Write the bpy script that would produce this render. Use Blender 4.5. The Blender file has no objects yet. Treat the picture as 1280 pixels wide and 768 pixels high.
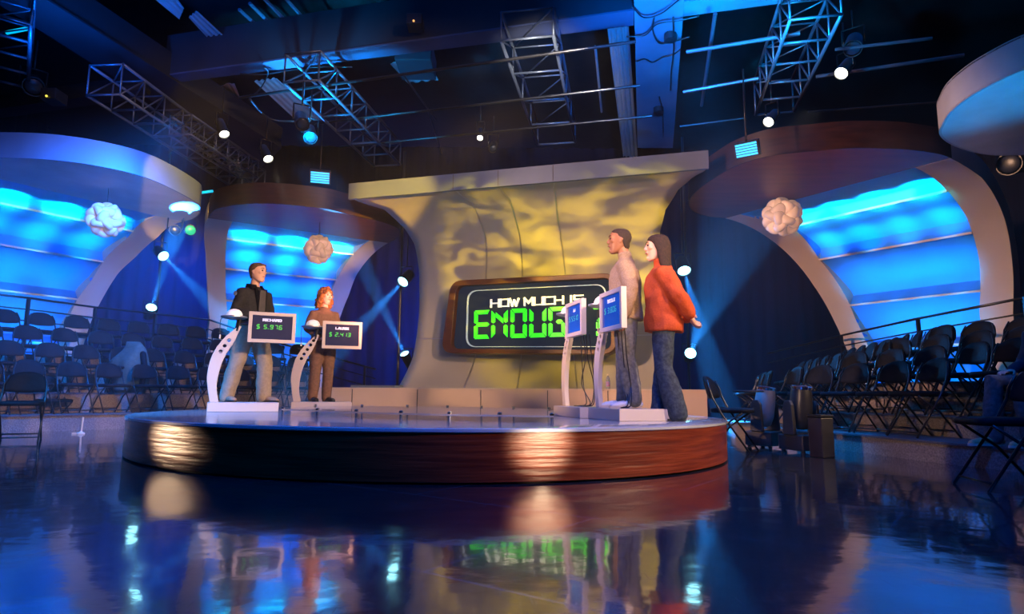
import bpy, bmesh, math, random
from mathutils import Vector, Matrix, noise
random.seed(7)
V = Vector
PI = math.pi
SC = bpy.context.scene
COL = SC.collection
R_ = math.radians

# ------------------------------------------------------------------ camera
FOC, PITCH, ROLL, CAMZ = 800.0, R_(7.85), R_(0.5), 0.6
def ray(x, y):
    u = (x - 640) / FOC; v = (384 - y) / FOC
    U = u * math.cos(ROLL) - v * math.sin(ROLL); W = v * math.cos(ROLL) + u * math.sin(ROLL)
    return V((U, math.cos(PITCH) - W * math.sin(PITCH), math.sin(PITCH) + W * math.cos(PITCH)))
EYE = V((0, 0, CAMZ))
def atz(x, y, z):                       # where the sight line meets the height z
    d = ray(x, y); return EYE + d * ((z - CAMZ) / d.z)
def aty(x, y, Y):                       # where the sight line reaches the depth Y
    d = ray(x, y); return EYE + d * (Y / d.y)
cam = bpy.data.cameras.new('camera'); cam.sensor_width = 36; cam.lens = 36 * FOC / 1280
cam.clip_end = 200
co = bpy.data.objects.new('camera', cam); COL.objects.link(co)
co.matrix_world = Matrix.Translation(EYE) @ Matrix.Rotation(PI / 2 + PITCH, 4, 'X') @ Matrix.Rotation(ROLL, 4, 'Z')
SC.camera = co

# --------------------------------------------------------------- materials
def mat(name, col, rough=.5, metal=0.0, col2=None, scale=6.0, stretch=(1, 1, 1), bump=0.0, emit=None, es=0.0,
        coat=0.0, trans=0.0, alpha=1.0, detail=4.0, spec=.5, rough2=None, sheen=0.0):
    m = bpy.data.materials.new(name); m.use_nodes = True
    nt = m.node_tree; N = nt.nodes; L = nt.links
    b = N['Principled BSDF']
    c4 = lambda c: (c[0], c[1], c[2], 1)
    b.inputs['Base Color'].default_value = c4(col)
    b.inputs['Roughness'].default_value = rough
    b.inputs['Metallic'].default_value = metal
    b.inputs['Coat Weight'].default_value = coat
    b.inputs['Coat Roughness'].default_value = .08
    b.inputs['Transmission Weight'].default_value = trans
    b.inputs['Specular IOR Level'].default_value = spec
    b.inputs['Sheen Weight'].default_value = sheen
    b.inputs['Alpha'].default_value = alpha
    if emit:
        b.inputs['Emission Color'].default_value = c4(emit); b.inputs['Emission Strength'].default_value = es
    if col2 is None:
        col2 = tuple(min(1, c * 1.18 + .002) for c in col)
    tc = N.new('ShaderNodeTexCoord'); mp = N.new('ShaderNodeMapping'); nz = N.new('ShaderNodeTexNoise')
    mp.inputs['Scale'].default_value = stretch
    nz.inputs['Scale'].default_value = scale; nz.inputs['Detail'].default_value = detail
    L.new(tc.outputs['Object'], mp.inputs[0]); L.new(mp.outputs[0], nz.inputs['Vector'])
    rp = N.new('ShaderNodeValToRGB')
    rp.color_ramp.elements[0].position = .35; rp.color_ramp.elements[1].position = .65
    rp.color_ramp.elements[0].color = c4(col); rp.color_ramp.elements[1].color = c4(col2)
    L.new(nz.outputs['Fac'], rp.inputs[0]); L.new(rp.outputs[0], b.inputs['Base Color'])
    if rough2 is not None:
        mr = N.new('ShaderNodeMapRange'); mr.inputs[3].default_value = rough; mr.inputs[4].default_value = rough2
        L.new(nz.outputs['Fac'], mr.inputs[0]); L.new(mr.outputs[0], b.inputs['Roughness'])
    if bump:
        bp = N.new('ShaderNodeBump'); bp.inputs['Strength'].default_value = bump; bp.inputs['Distance'].default_value = .02
        L.new(nz.outputs['Fac'], bp.inputs['Height']); L.new(bp.outputs[0], b.inputs['Normal'])
    return m

M = {}
M['wood'] = mat('mahogany', (.12, .016, .005), .34, col2=(.25, .042, .011), scale=3.2, stretch=(.5, .5, 9), bump=.45, coat=.5, detail=7)
M['wood'].node_tree.nodes['Principled BSDF'].inputs['Coat Roughness'].default_value = .13
M['frame_wood'] = mat('sign_frame_wood', (.06, .018, .005), .45, col2=(.10, .03, .009), scale=4, stretch=(.5, .5, 9), detail=6)
M['wood_dark'] = mat('dark_walnut', (.018, .007, .004), .45, col2=(.036, .013, .007), scale=3.0, stretch=(1, 1, 7), coat=.2, detail=6)
M['wood_under'] = mat('walnut_soffit', (.12, .035, .020), .45, col2=(.17, .05, .026), scale=2.2, stretch=(.6, 3, 1), detail=6)
M['stage_top'] = mat('pale_laminate', (.46, .50, .52), .16, col2=(.52, .56, .58), scale=2, coat=.6, spec=.8)
M['cream'] = mat('cream_paint', (.58, .47, .37), .55, col2=(.62, .51, .40), scale=3)
M['rib'] = mat('ivory_paint', (.62, .52, .43), .6, col2=(.65, .55, .46), scale=2)
M['greypaint'] = mat('grey_blue_paint', (.09, .12, .18), .55, col2=(.105, .135, .20), scale=2)
M['soffit'] = mat('white_soffit', (.50, .48, .50), .5, scale=2)
M['panel'] = mat('panel_lit_blue', (.05, .32, .85), .38, col2=(.05, .35, .88), scale=2, spec=.3)  # blue of the bay light is put into the base colour
M['white'] = mat('white_panel', (.7, .7, .7), .38, scale=2, spec=.4)
M['wallset'] = mat('off_white_wall', (.36, .34, .28), .5, col2=(.40, .38, .32), scale=1.2)
M['ledge'] = mat('beige_ledge', (.60, .44, .31), .5, col2=(.64, .48, .34), scale=1.5)
M['darkgap'] = mat('dark_gap', (.05, .045, .045), .6)
M['black'] = mat('black_plastic', (.012, .012, .014), .35, col2=(.02, .02, .023))
M['blackmetal'] = mat('black_metal', (.02, .021, .024), .28, metal=.6, col2=(.03, .031, .034))
M['blackvinyl'] = mat('black_vinyl', (.005, .006, .009), .6, col2=(.007, .008, .011), scale=20, bump=.1, spec=.08)
M['steel'] = mat('steel_tube', (.45, .46, .48), .35, metal=.85)
M['alu'] = mat('truss_alloy', (.07, .09, .13), .35, metal=.5)
M['chrome'] = mat('chrome', (.8, .8, .82), .12, metal=1)
M['girder'] = mat('girder_shaded', (.010, .013, .022), .65, col2=(.013, .017, .028), scale=1.5)  # near-black: shade on the girder faces is in the colour
M['beam'] = mat('beam_lit', (.10, .13, .20), .6, col2=(.14, .17, .25), scale=1.2)
M['beam2'] = mat('beam_dim_lit', (.035, .05, .10), .6, col2=(.045, .06, .12), scale=1.2)  # lighter than the webs: light on the underside is in the colour
M['deck'] = mat('corrugated_deck', (.28, .30, .34), .5, scale=1.5)
M['ceil'] = mat('black_ceiling', (.008, .009, .012), .85)
M['curtain'] = mat('drape_haze_blue', (.006, .010, .045), .95, col2=(.008, .012, .055), scale=3, stretch=(8, 8, .2))  # blue of the lit haze is put into the cloth colour
M['carpet'] = mat('brown_carpet', (.13, .10, .085), .9, col2=(.24, .19, .155), scale=60, bump=.4)
M['tread'] = mat('tread_carpet', (.05, .052, .06), .8, col2=(.08, .08, .09), scale=50)
M['lectern'] = mat('lectern_enamel', (.52, .45, .38), .38, col2=(.54, .47, .40), scale=2, coat=.2)
M['screen'] = mat('screen_glass', (.012, .012, .022), .12, emit=(.045, .04, .10), es=.55)
M['screen_blue'] = mat('screen_blue', (.01, .02, .06), .12, emit=(.0, .045, .42), es=.6)
M['display'] = mat('display_face', (.004, .007, .012), .8, spec=.05, emit=(.014, .026, .060), es=.5)
M['led'] = mat('led_green', (.02, .4, .02), .4, col2=(.05, .5, .02), emit=(.02, .90, .01), es=1.1)
M['led_dim'] = mat('led_green_small', (.02, .3, .03), .4, emit=(.02, .50, .04), es=1.0)
M['led_teal'] = mat('led_teal', (.02, .2, .2), .4, emit=(.02, .25, .42), es=.8)
M['letter'] = mat('letter_white', (.8, .8, .74), .4, emit=(.75, .75, .62), es=.75)
M['letter_dim'] = mat('letter_lilac', (.5, .5, .6), .4, emit=(.36, .38, .58), es=.8)
M['outline'] = mat('outline_grey', (.35, .42, .45), .4, emit=(.16, .24, .27), es=.8)
M['shade'] = mat('lamp_film', (.74, .62, .50), .4, emit=(1, .72, .50), es=.10, scale=4, spec=.6)  # faint glow added in place of warm spot light on the shades
M['glass'] = mat('clear_acrylic', (.93, .96, .96), .05, trans=.72, scale=3)
M['dome'] = mat('white_dome', (.85, .85, .82), .3, emit=(.6, .6, .55), es=.35)
M['water'] = mat('bottle_plastic', (.75, .82, .9), .08, trans=.8)
M['botlabel'] = mat('bottle_label', (.55, .15, .2), .5, col2=(.2, .3, .7), scale=25)
def glow(name, col, s):
    return mat(name, tuple(c * .5 for c in col), .3, emit=col, es=s)
M['lens_blue'] = glow('lens_blue', (.30, .85, 1.0), 9)
M['lens_warm'] = glow('lens_warm', (1.0, .97, .78), 9)
M['lens_green'] = glow('lens_green', (.05, .75, .25), .8)
M['lens_dim'] = mat('lens_glass', (.01, .015, .03), .3, spec=.4)
M['orange_led'] = glow('pilot_orange', (1, .45, .12), 1.2)
M['yellow_led'] = glow('pilot_yellow', (1, .85, .1), 1.2)

# ----------------------------------------------------------- mesh building
class MB:
    def __init__(s): s.bm = bmesh.new()
    def poly(s, vs):
        return s.bm.faces.new([s.bm.verts.new(v) for v in vs])
    def box(s, lo, hi, mtx=None):
        P = [V((x, y, z)) for z in (lo[2], hi[2]) for y in (lo[1], hi[1]) for x in (lo[0], hi[0])]
        if mtx is not None: P = [mtx @ p for p in P]
        v = [s.bm.verts.new(p) for p in P]
        for f in ((0, 2, 3, 1), (4, 5, 7, 6), (0, 1, 5, 4), (2, 6, 7, 3), (0, 4, 6, 2), (1, 3, 7, 5)):
            s.bm.faces.new([v[i] for i in f])
        return s
    def prism(s, pts, z0, z1):          # pts: xy outline, vertical extrusion
        n = len(pts)
        a = [s.bm.verts.new((p[0], p[1], z0)) for p in pts]; b = [s.bm.verts.new((p[0], p[1], z1)) for p in pts]
        s.bm.faces.new(a[::-1]); s.bm.faces.new(b)
        for i in range(n): s.bm.faces.new((a[i], a[(i + 1) % n], b[(i + 1) % n], b[i]))
        return s
    def slab(s, pts, off):              # 3-d outline given a thickness vector
        n = len(pts); off = V(off)
        a = [s.bm.verts.new(V(p)) for p in pts]; b = [s.bm.verts.new(V(p) + off) for p in pts]
        s.bm.faces.new(a[::-1]); s.bm.faces.new(b)
        for i in range(n): s.bm.faces.new((a[i], a[(i + 1) % n], b[(i + 1) % n], b[i]))
        return s
    def rings(s, rings, closed=True, cap=True):
        vs = [[s.bm.verts.new(p) for p in r] for r in rings]
        n = len(vs[0])
        for a, b in zip(vs, vs[1:]):
            for i in range(n if closed else n - 1):
                s.bm.faces.new((a[i], a[(i + 1) % n], b[(i + 1) % n], b[i]))
        if cap and closed:
            s.bm.faces.new(vs[0][::-1]); s.bm.faces.new(vs[-1])
        return s
    def loft(s, path, side=V((1, 0, 0)), n=14, cap=True):   # path: (centre, ra, rb)
        pts = [V(p[0]) for p in path]; R = []
        for i, p in enumerate(path):
            t = (pts[min(i + 1, len(pts) - 1)] - pts[max(i - 1, 0)])
            t = t.normalized() if t.length > 1e-9 else V((0, 0, 1))
            a = side - t * side.dot(t)
            if a.length < 1e-4: a = V((0, 1, 0)) - t * t.y
            a.normalize(); b = t.cross(a)
            R.append([pts[i] + a * (p[1] * math.cos(k * 2 * PI / n)) + b * (p[2] * math.sin(k * 2 * PI / n)) for k in range(n)])
        return s.rings(R, cap=cap)
    def capsule(s, path, side=V((1, 0, 0)), n=14):          # loft with rounded ends
        p0, p1 = V(path[0][0]), V(path[-1][0])
        d0 = (p0 - V(path[1][0])).normalized(); d1 = (p1 - V(path[-2][0])).normalized()
        r0 = min(path[0][1:]); r1 = min(path[-1][1:])
        st = []
        for k in (80, 55, 30): st.append((p0 + d0 * r0 * math.sin(R_(k)), path[0][1] * math.cos(R_(k)), path[0][2] * math.cos(R_(k))))
        en = []
        for k in (30, 55, 80): en.append((p1 + d1 * r1 * math.sin(R_(k)), path[-1][1] * math.cos(R_(k)), path[-1][2] * math.cos(R_(k))))
        return s.loft(st + list(path) + en, side, n)
    def tube(s, a, b, r, n=8):
        a, b = V(a), V(b)
        sd = V((0, 0, 1)) if abs((b - a).normalized().z) < .9 else V((1, 0, 0))
        return s.loft([(a, r, r), (b, r, r)], sd, n)
    def pipe(s, pts, r, n=8):
        pts = [V(p) for p in pts]
        t = (pts[-1] - pts[0])
        sd = V((0.13, .31, 1)) if abs(t.normalized().z) < .8 else V((1, .2, 0))
        return s.loft([(p, r, r) for p in pts], sd, n)
    def lathe(s, prof, c=(0, 0, 0), n=24, mtx=None):        # prof: (r, z)
        c = V(c); R = []
        for r, z in prof:
            R.append([(V((r * math.cos(k * 2 * PI / n), r * math.sin(k * 2 * PI / n), z))) for k in range(n)])
        if mtx is not None: R = [[mtx @ p for p in q] for q in R]
        R = [[p + c for p in q] for q in R]
        return s.rings(R)
    def ball(s, c, r, seg=16, rg=10, mtx=None):
        c = V(c)
        r = V((r, r, r)) if not hasattr(r, '__len__') else V(r)
        R = []
        for i in range(1, rg):
            th = PI * i / rg
            R.append([V((r.x * math.sin(th) * math.cos(k * 2 * PI / seg), r.y * math.sin(th) * math.sin(k * 2 * PI / seg), -r.z * math.cos(th))) for k in range(seg)])
        top = [V((0, 0, -r.z)), V((0, 0, r.z))]
        if mtx is not None:
            R = [[mtx @ p for p in q] for q in R]; top = [mtx @ p for p in top]
        vs = [[s.bm.verts.new(p + c) for p in q] for q in R]
        for a, b in zip(vs, vs[1:]):
            for i in range(seg): s.bm.faces.new((a[i], a[(i + 1) % seg], b[(i + 1) % seg], b[i]))
        t0 = s.bm.verts.new(top[0] + c); t1 = s.bm.verts.new(top[1] + c)
        for i in range(seg):
            s.bm.faces.new((t0, vs[0][(i + 1) % seg], vs[0][i])); s.bm.faces.new((t1, vs[-1][i], vs[-1][(i + 1) % seg]))
        return s
    def grid(s, rows, flip=False):      # rows of points, open sheet
        vs = [[s.bm.verts.new(p) for p in r] for r in rows]
        for a, b in zip(vs, vs[1:]):
            for i in range(len(a) - 1):
                q = (a[i], a[i + 1], b[i + 1], b[i])
                s.bm.faces.new(q[::-1] if flip else q)
        return s

def obj(name, mb, m, parent=None, smooth=False, bevel=0.0, world=False, auto=None):
    bm = mb.bm
    bmesh.ops.recalc_face_normals(bm, faces=bm.faces)
    me = bpy.data.meshes.new(name)
    if world and parent is not None:
        inv = (Matrix.Translation(parent.location) @ parent.rotation_euler.to_matrix().to_4x4()).inverted()
        bm.transform(inv)
    bm.to_mesh(me); bm.free()
    o = bpy.data.objects.new(name, me); COL.objects.link(o)
    if m is not None: me.materials.append(m if not isinstance(m, str) else M[m])
    if smooth:
        me.polygons.foreach_set('use_smooth', [True] * len(me.polygons))
        if auto:
            me.set_sharp_from_angle(angle=R_(auto))
    if bevel:
        b = o.modifiers.new('bevel', 'BEVEL'); b.width = bevel; b.segments = 2; b.limit_method = 'ANGLE'
    if parent is not None: o.parent = parent
    return o
def tag(o, label=None, cat=None, group=None, kind=None):
    if label: o['label'] = label
    if cat: o['category'] = cat
    if group: o['group'] = group
    if kind: o['kind'] = kind
    return o
def thing(name, label, cat, loc=(0, 0, 0), rz=0, group=None):
    o = bpy.data.objects.new(name, None); COL.objects.link(o)
    o.location = loc; o.rotation_euler = (0, 0, rz); o.empty_display_size = .1
    return tag(o, label, cat, group)
KIDS = {}
def dup(root, loc, rz, label, group=None, name=None):
    r = root.copy(); COL.objects.link(r); r.location = loc; r.rotation_euler = (0, 0, rz)
    r['label'] = label
    if group: r['group'] = group
    for ch in list(root.children):
        c = ch.copy(); COL.objects.link(c); c.parent = r
        for g in list(ch.children):
            d = g.copy(); COL.objects.link(d); d.parent = c
    return r
def interp(x, xs, ys):
    if x <= xs[0]: return ys[0]
    for i in range(len(xs) - 1):
        if x <= xs[i + 1]:
            f = (x - xs[i]) / (xs[i + 1] - xs[i]); return ys[i] + (ys[i + 1] - ys[i]) * f
    return ys[-1]
def catmull(pts, k=6, closed=False):
    pts = [V(p) for p in pts]; n = len(pts); out = []
    rng = range(n if closed else n - 1)
    for i in rng:
        p0 = pts[(i - 1) % n] if (closed or i > 0) else pts[0] * 2 - pts[1]
        p1 = pts[i]; p2 = pts[(i + 1) % n]
        p3 = pts[(i + 2) % n] if (closed or i + 2 < n) else pts[-1] * 2 - pts[-2]
        for j in range(k):
            t = j / k
            out.append(.5 * ((2 * p1) + (p2 - p0) * t + (2 * p0 - 5 * p1 + 4 * p2 - p3) * t * t + (3 * p1 - p0 - 3 * p2 + p3) * t ** 3))
    if not closed: out.append(pts[-1])
    return out
def V3(p, z): return V((p[0], p[1], z))
# ------------------------------------------------------------- room shell
def struct(name, mb, m, **k):
    return tag(obj(name, mb, m, **k), kind='structure')
ROOM = dict(x0=-13.5, x1=13.5, y0=-7, y1=19, z=8.2)
def floor_material():
    m = bpy.data.materials.new('painted_studio_floor'); m.use_nodes = True
    nt = m.node_tree; N = nt.nodes; L = nt.links; b = N['Principled BSDF']
    tc = N.new('ShaderNodeTexCoord')
    def noise(scale, st=(1, 1, 1), rot=0, detail=4, rough=.5):
        mp = N.new('ShaderNodeMapping'); mp.inputs['Scale'].default_value = st; mp.inputs['Rotation'].default_value = (0, 0, rot)
        nz = N.new('ShaderNodeTexNoise'); nz.inputs['Scale'].default_value = scale; nz.inputs['Detail'].default_value = detail
        nz.inputs['Roughness'].default_value = rough
        L.new(tc.outputs['Object'], mp.inputs[0]); L.new(mp.outputs[0], nz.inputs['Vector']); return nz.outputs['Fac']
    def rng(src, a, b_, c, d):
        r = N.new('ShaderNodeMapRange'); r.inputs[1].default_value = a; r.inputs[2].default_value = b_
        r.inputs[3].default_value = c; r.inputs[4].default_value = d; L.new(src, r.inputs[0]); return r.outputs[0]
    def math_(op, a, b_):
        q = N.new('ShaderNodeMath'); q.operation = op
        for i, s in enumerate((a, b_)):
            if isinstance(s, (int, float)): q.inputs[i].default_value = s
            else: L.new(s, q.inputs[i])
        return q.outputs[0]
    scr1 = rng(noise(9, (1, 14, 1), .5, 3, .6), .60, .70, 0, 1)       # long scuffs, several directions
    scr2 = rng(noise(7, (16, 1, 1), .9, 3, .6), .61, .71, 0, 1)
    scr3 = rng(noise(11, (1, 18, 1), -.5, 3, .6), .61, .71, 0, 1)
    scr = math_('MAXIMUM', math_('MAXIMUM', scr1, scr2), scr3)
    worn = rng(noise(.7, detail=6, rough=.65), .42, .68, 0, 1)
    mix = N.new('ShaderNodeMix'); mix.data_type = 'RGBA'
    mix.inputs[6].default_value = (.016, .020, .026, 1); mix.inputs[7].default_value = (.26, .28, .30, 1)
    L.new(math_('MULTIPLY', scr, math_('ADD', math_('MULTIPLY', worn, .7), .15)), mix.inputs[0])
    # seams between the floor sheets
    br = N.new('ShaderNodeTexBrick'); mp = N.new('ShaderNodeMapping'); mp.inputs['Rotation'].default_value = (0, 0, .62)
    mp.inputs['Location'].default_value = (.35, .75, 0)
    L.new(tc.outputs['Object'], mp.inputs[0]); L.new(mp.outputs[0], br.inputs['Vector'])
    br.inputs['Scale'].default_value = 1; br.inputs['Brick Width'].default_value = 2.44; br.inputs['Row Height'].default_value = 1.22
    br.inputs['Mortar Size'].default_value = .007; br.inputs['Mortar Smooth'].default_value = 0
    mix2 = N.new('ShaderNodeMix'); mix2.data_type = 'RGBA'
    L.new(br.outputs['Fac'], mix2.inputs[0]); L.new(mix.outputs[2], mix2.inputs[6]); mix2.inputs[7].default_value = (.10, .11, .13, 1)
    L.new(mix2.outputs[2], b.inputs['Base Color'])
    ro = math_('ADD', rng(noise(1.3, detail=5), .3, .7, .07, .15), math_('MULTIPLY', scr, .12))
    L.new(ro, b.inputs['Roughness'])
    b.inputs['Specular IOR Level'].default_value = .9
    b.inputs['Coat Weight'].default_value = .6; b.inputs['Coat Roughness'].default_value = .05; b.inputs['Coat IOR'].default_value = 1.6
    h = math_('ADD', noise(2.6, (1, 1, 1), 0, 2), math_('MULTIPLY', noise(14, detail=2), .10))
    h = math_('SUBTRACT', h, math_('MULTIPLY', br.outputs['Fac'], .4))
    bp = N.new('ShaderNodeBump'); bp.inputs['Strength'].default_value = .10; bp.inputs['Distance'].default_value = .03
    L.new(h, bp.inputs['Height']); L.new(bp.outputs[0], b.inputs['Normal']); L.new(bp.outputs[0], b.inputs['Coat Normal'])
    return m
r = ROOM
struct('floor', MB().box((r['x0'], r['y0'], -.1), (r['x1'], r['y1'], 0)), floor_material())
struct('ceiling', MB().box((r['x0'], r['y0'], r['z']), (r['x1'], r['y1'], r['z'] + .1)), 'ceil')
def drape(name, a, b, z):
    a, b = V3(a, 0), V3(b, 0); d = b - a; n = V((-d.y, d.x, 0)).normalized(); rows = [[], []]
    k = int(d.length / .12)
    for i in range(k + 1):
        p = a + d * (i / k) + n * (.05 * math.sin(i * 1.9) + .03 * math.sin(i * .77))
        rows[0].append(V3(p, 0)); rows[1].append(V3(p, z))
    mb = MB().grid(rows)
    o = struct(name, mb, 'curtain', smooth=True); s = o.modifiers.new('thick', 'SOLIDIFY'); s.thickness = .02
    return o
drape('wall_back', (r['x0'], r['y1']), (r['x1'], r['y1']), r['z'])
drape('wall_left', (r['x0'], r['y0']), (r['x0'], r['y1']), r['z'])
drape('wall_right', (r['x1'], r['y1']), (r['x1'], r['y0']), r['z'])
struct('wall_front', MB().box((r['x0'], r['y0'] - .1, 0), (r['x1'], r['y0'], r['z'])), 'ceil')

# ---------------------------------------------------------- round platform
SX, SY, SR, SH = -.97, 7.64, 3.22, .374
def rimpt(a, rad=SR, z=0.0):
    x = rad * math.cos(a); y = rad * math.sin(a)
    return V((SX + x, SY + y - .11 * x, z))
t = thing('round_stage', 'large round stage with glossy reddish wood side and pale top', 'stage', (SX, SY, 0))
n = 160
A = [k * 2 * PI / n for k in range(n)]
mb = MB(); mb.rings([[rimpt(a, SR - .02, .012) for a in A], [rimpt(a, SR, .015) for a in A], [rimpt(a, SR, SH - .03) for a in A]])
obj('wood_rim', mb, 'wood', t, smooth=True, world=True, auto=30)
mb = MB(); mb.rings([[rimpt(a, SR + .004, SH - .03) for a in A], [rimpt(a, SR + .012, SH - .024) for a in A], [rimpt(a, SR + .012, SH - .006) for a in A], [rimpt(a, SR + .002, SH) for a in A]])
obj('stage_top', mb, 'stage_top', t, smooth=True, world=True, auto=30)
mb = MB(); mb.rings([[rimpt(a, SR - .05, 0) for a in A], [rimpt(a, SR - .05, .02) for a in A]])
obj('toe_recess', mb, 'darkgap', t, world=True)

# clear acrylic sheet raised on small studs
P = [atz(352, 512.5, SH + .05), atz(500, 518, SH + .05), atz(690, 521.5, SH + .05)]
q = [atz(395, 508.5, SH + .05), atz(560, 509.5, SH + .05), atz(686, 512.5, SH + .05)]
t = thing('acrylic_panel', 'low clear acrylic sheet raised on little chrome studs in the stage middle', 'glass panel', V3(P[1], SH))
front = catmull([V3(p, 0) for p in P], 6); back = catmull([V3(p, 0) for p in q], 6)
mb = MB(); mb.prism([(p.x, p.y) for p in front] + [(p.x, p.y) for p in back[::-1]], SH + .045, SH + .060)
obj('sheet', mb, 'glass', t, world=True)
for k in range(0, 13, 2):
    for (l, s) in ((front, 1), (back, -1)):
        p = l[k]; m_ = (back[k] - front[k]).normalized() * .05 * s
        mb = MB().lathe([(.016, 0), (.016, .045)], (p.x + m_.x, p.y + m_.y, SH), 10)
        mb.lathe([(.022, .045 + .015), (.022, .075), (.012, .082)], (p.x + m_.x, p.y + m_.y, SH), 10)
        obj('stud', mb, 'chrome', t, smooth=True, world=True, auto=40)

# -------------------------------------------------- C-shaped set structures
def make_off(D, zt, zm, zb=None, ret=0.0, e=2.2):
    def off(z):
        if z >= zt: return 0.0
        if z <= zm:
            if zb is None: return D
            u = (zm - z) / (zm - zb); return D - ret * u ** 2.4
        return D * (1 - ((z - zm) / (zt - zm)) ** e) ** (1 / e)
    return off
def solve(x, y, P, n, off):
    d = ray(x, y); f0 = None; t0 = 2.0
    for i in range(3000):
        t1 = 2 + i * .01; q = EYE + d * t1
        f = (q - P).dot(n) - off(q.z)
        if f0 is not None and f0 < 0 <= f: return q
        f0 = f
    return None
def lat_table(px, P, W, n, off):
    T = []
    for x, y in px:
        q = solve(x, y, P, n, off)
        if q is not None: T.append((q.z, (q - P).dot(W)))
    T.sort(); return [a for a, b in T], [b for a, b in T]
def zsteps(zt, zb, k):                  # denser near the top where the sheet rolls over
    return [zb + (zt - zb) * (1 - (1 - i / k) ** 2.0) for i in range(k + 1)][::-1]

def pod(name, label, chord, farO, farI, nearO, nearI, zt, D, zm, mull, outline, fascia_h, m_fas, m_und, group, swap=False, near_const=None, lam=None):
    P1 = atz(*chord[0], zt); P2 = atz(*chord[1], zt)
    W = (P2 - P1); LEN = W.length; W = W / LEN
    n_ = V((W.y, -W.x, 0))
    if n_.dot(P1) < 0: n_ = -n_
    off = make_off(D, zt, zm)
    tf = lat_table(farO, P1, W, n_, off); tfi = lat_table(farI, P1, W, n_, off)
    if near_const is None:
        tn = lat_table(nearO, P1, W, n_, off); tni = lat_table(nearI, P1, W, n_, off)
    else:
        tn = ([0, zt], [near_const[0]] * 2); tni = ([0, zt], [near_const[1]] * 2)
    LO = lambda tb: (lambda z: interp(z, *tb))
    lf, lfi, ln, lni = LO(tf), LO(tfi), LO(tn), LO(tni)
    base = P1 + W * LEN * .5 + n_ * D
    t = thing(name, label, 'set canopy', V3(base, 0), 0, group)
    pt = lambda lat, o, z: V((P1.x, P1.y, 0)) + W * lat + n_ * o + V((0, 0, z))
    Z = zsteps(zt, 0.0, 44)
    # outward normal of the profile
    def nrm(z):
        e = .02; z0, z1 = max(0, z - e), min(zt, z + e)
        d = V((off(z1) - off(z0), z1 - z0)); d.normalize(); return V((d.y, -d.x))   # (off, z)
    def rib(fo, fi, nm):
        TH = .34
        R = []
        for z in Z:
            a, b = fo(z), fi(z); o = off(z); k = nrm(z) if z < zt - .001 else V((0, 1))
            if k.x < 0: k = -k
            if k.y < 0: k = V((k.x, 0)).normalized() if z < zm else V((k.x, -k.y))
            oo, zz = o + k.x * TH, z + k.y * TH
            R.append([pt(a, o, z), pt(b, o, z), pt(b, oo, zz), pt(a, oo, zz)])
        obj(nm, MB().rings(R), 'rib', t, world=True, smooth=True, auto=35)
    rib(lf, lfi, 'rib'); rib(ln, lni, 'rib')
    # stepped light panels between the ribs
    zs = [zt]
    for m_ in mull: zs.append(solve(*m_, P1, n_, off).z)
    zs.append(0.35); e_ = .30
    inn = [0, 0]
    for k in range(len(zs) - 1):
        za, zb_ = zs[k], zs[k + 1]
        rows = []
        K = 8; prof = []
        for i in range(K + 1):
            u = i / K; z = za + (zb_ - za) * u * .84
            d = nrm(z); d = V((abs(d.x), abs(d.y)))
            s = e_ * min(1, .10 + u * 1.05) if k else e_ * min(1, .05 + u)
            prof.append((off(z) + d.x * s, z + d.y * s * .6, z))
        prof.append((off(zb_) + .015, zb_ + .01, zb_))
        rows = [[pt(lf(z), o, zz) if False else pt(lfi(z) , o, zz), pt(lni(z), o, zz)] for o, zz, z in prof]
        rws = []
        for r_ in rows[:-1]:
            rws.append([r_[0].lerp(r_[1], q_ / 10) for q_ in range(11)])
        obj('light_panel', MB().grid(rws), 'panel', t, world=True, smooth=True)
        # sloping ledge below the panel with a thin front lip
        led = [rws[-1], [rows[-1][0].lerp(rows[-1][1], q_ / 10) for q_ in range(11)]]
        obj('panel_ledge', MB().grid(led), 'panel', t, world=True)
        lip = MB(); a0, a1 = rows[-1]
        k2 = V((0, 0, -.035)) - n_ * .03
        lip.slab([a0, a1, a1 + V((0, 0, -.04)), a0 + V((0, 0, -.04))], -n_ * .035)
        obj('ledge_lip', lip, 'rib', t, world=True)
        # side cheeks closing the recess against each rib
        for side in (0, 1):
            ck = [r_[side] for r_ in rows]
            lat = lfi if side == 0 else lni
            fr = [pt(lat(z), off(z), z) for o, zz, z in prof]
            obj('side_cheek', MB().grid([ck, fr]), 'panel', t, world=True)
    # disc canopy: underside and fascia
    O = [V3(atz(x, y, zt), 0) for x, y in outline]
    O = catmull(O, 5)
    ring = [(p.x, p.y) for p in O]
    mb = MB().prism(ring, zt + .012, zt + fascia_h - .02); obj('canopy_core', mb, m_und, t, world=True)
    cen = sum((V((a, b, 0)) for a, b in ring), V((0, 0, 0))) / len(ring)
    R = []
    for dz, g in ((0, -.0), (0.0, .02), (fascia_h, .02), (fascia_h, -.03), (.02, -.03)):
        R.append([V3(p + (p - cen).normalized() * g, zt + dz) for p in O])
    mb = MB(); mb.grid(R + [R[0]]); obj('fascia', mb, m_fas, t, world=True, smooth=True, auto=35)
    mb = MB().prism(ring, zt + .002, zt + .012); obj('soffit', mb, m_und, t, world=True)
    return dict(P1=P1, W=W, n=n_, off=off, t=t, zs=zs, lf=lfi, ln=lni, pt=pt, D=D, zt=zt, nrm=nrm)

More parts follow.
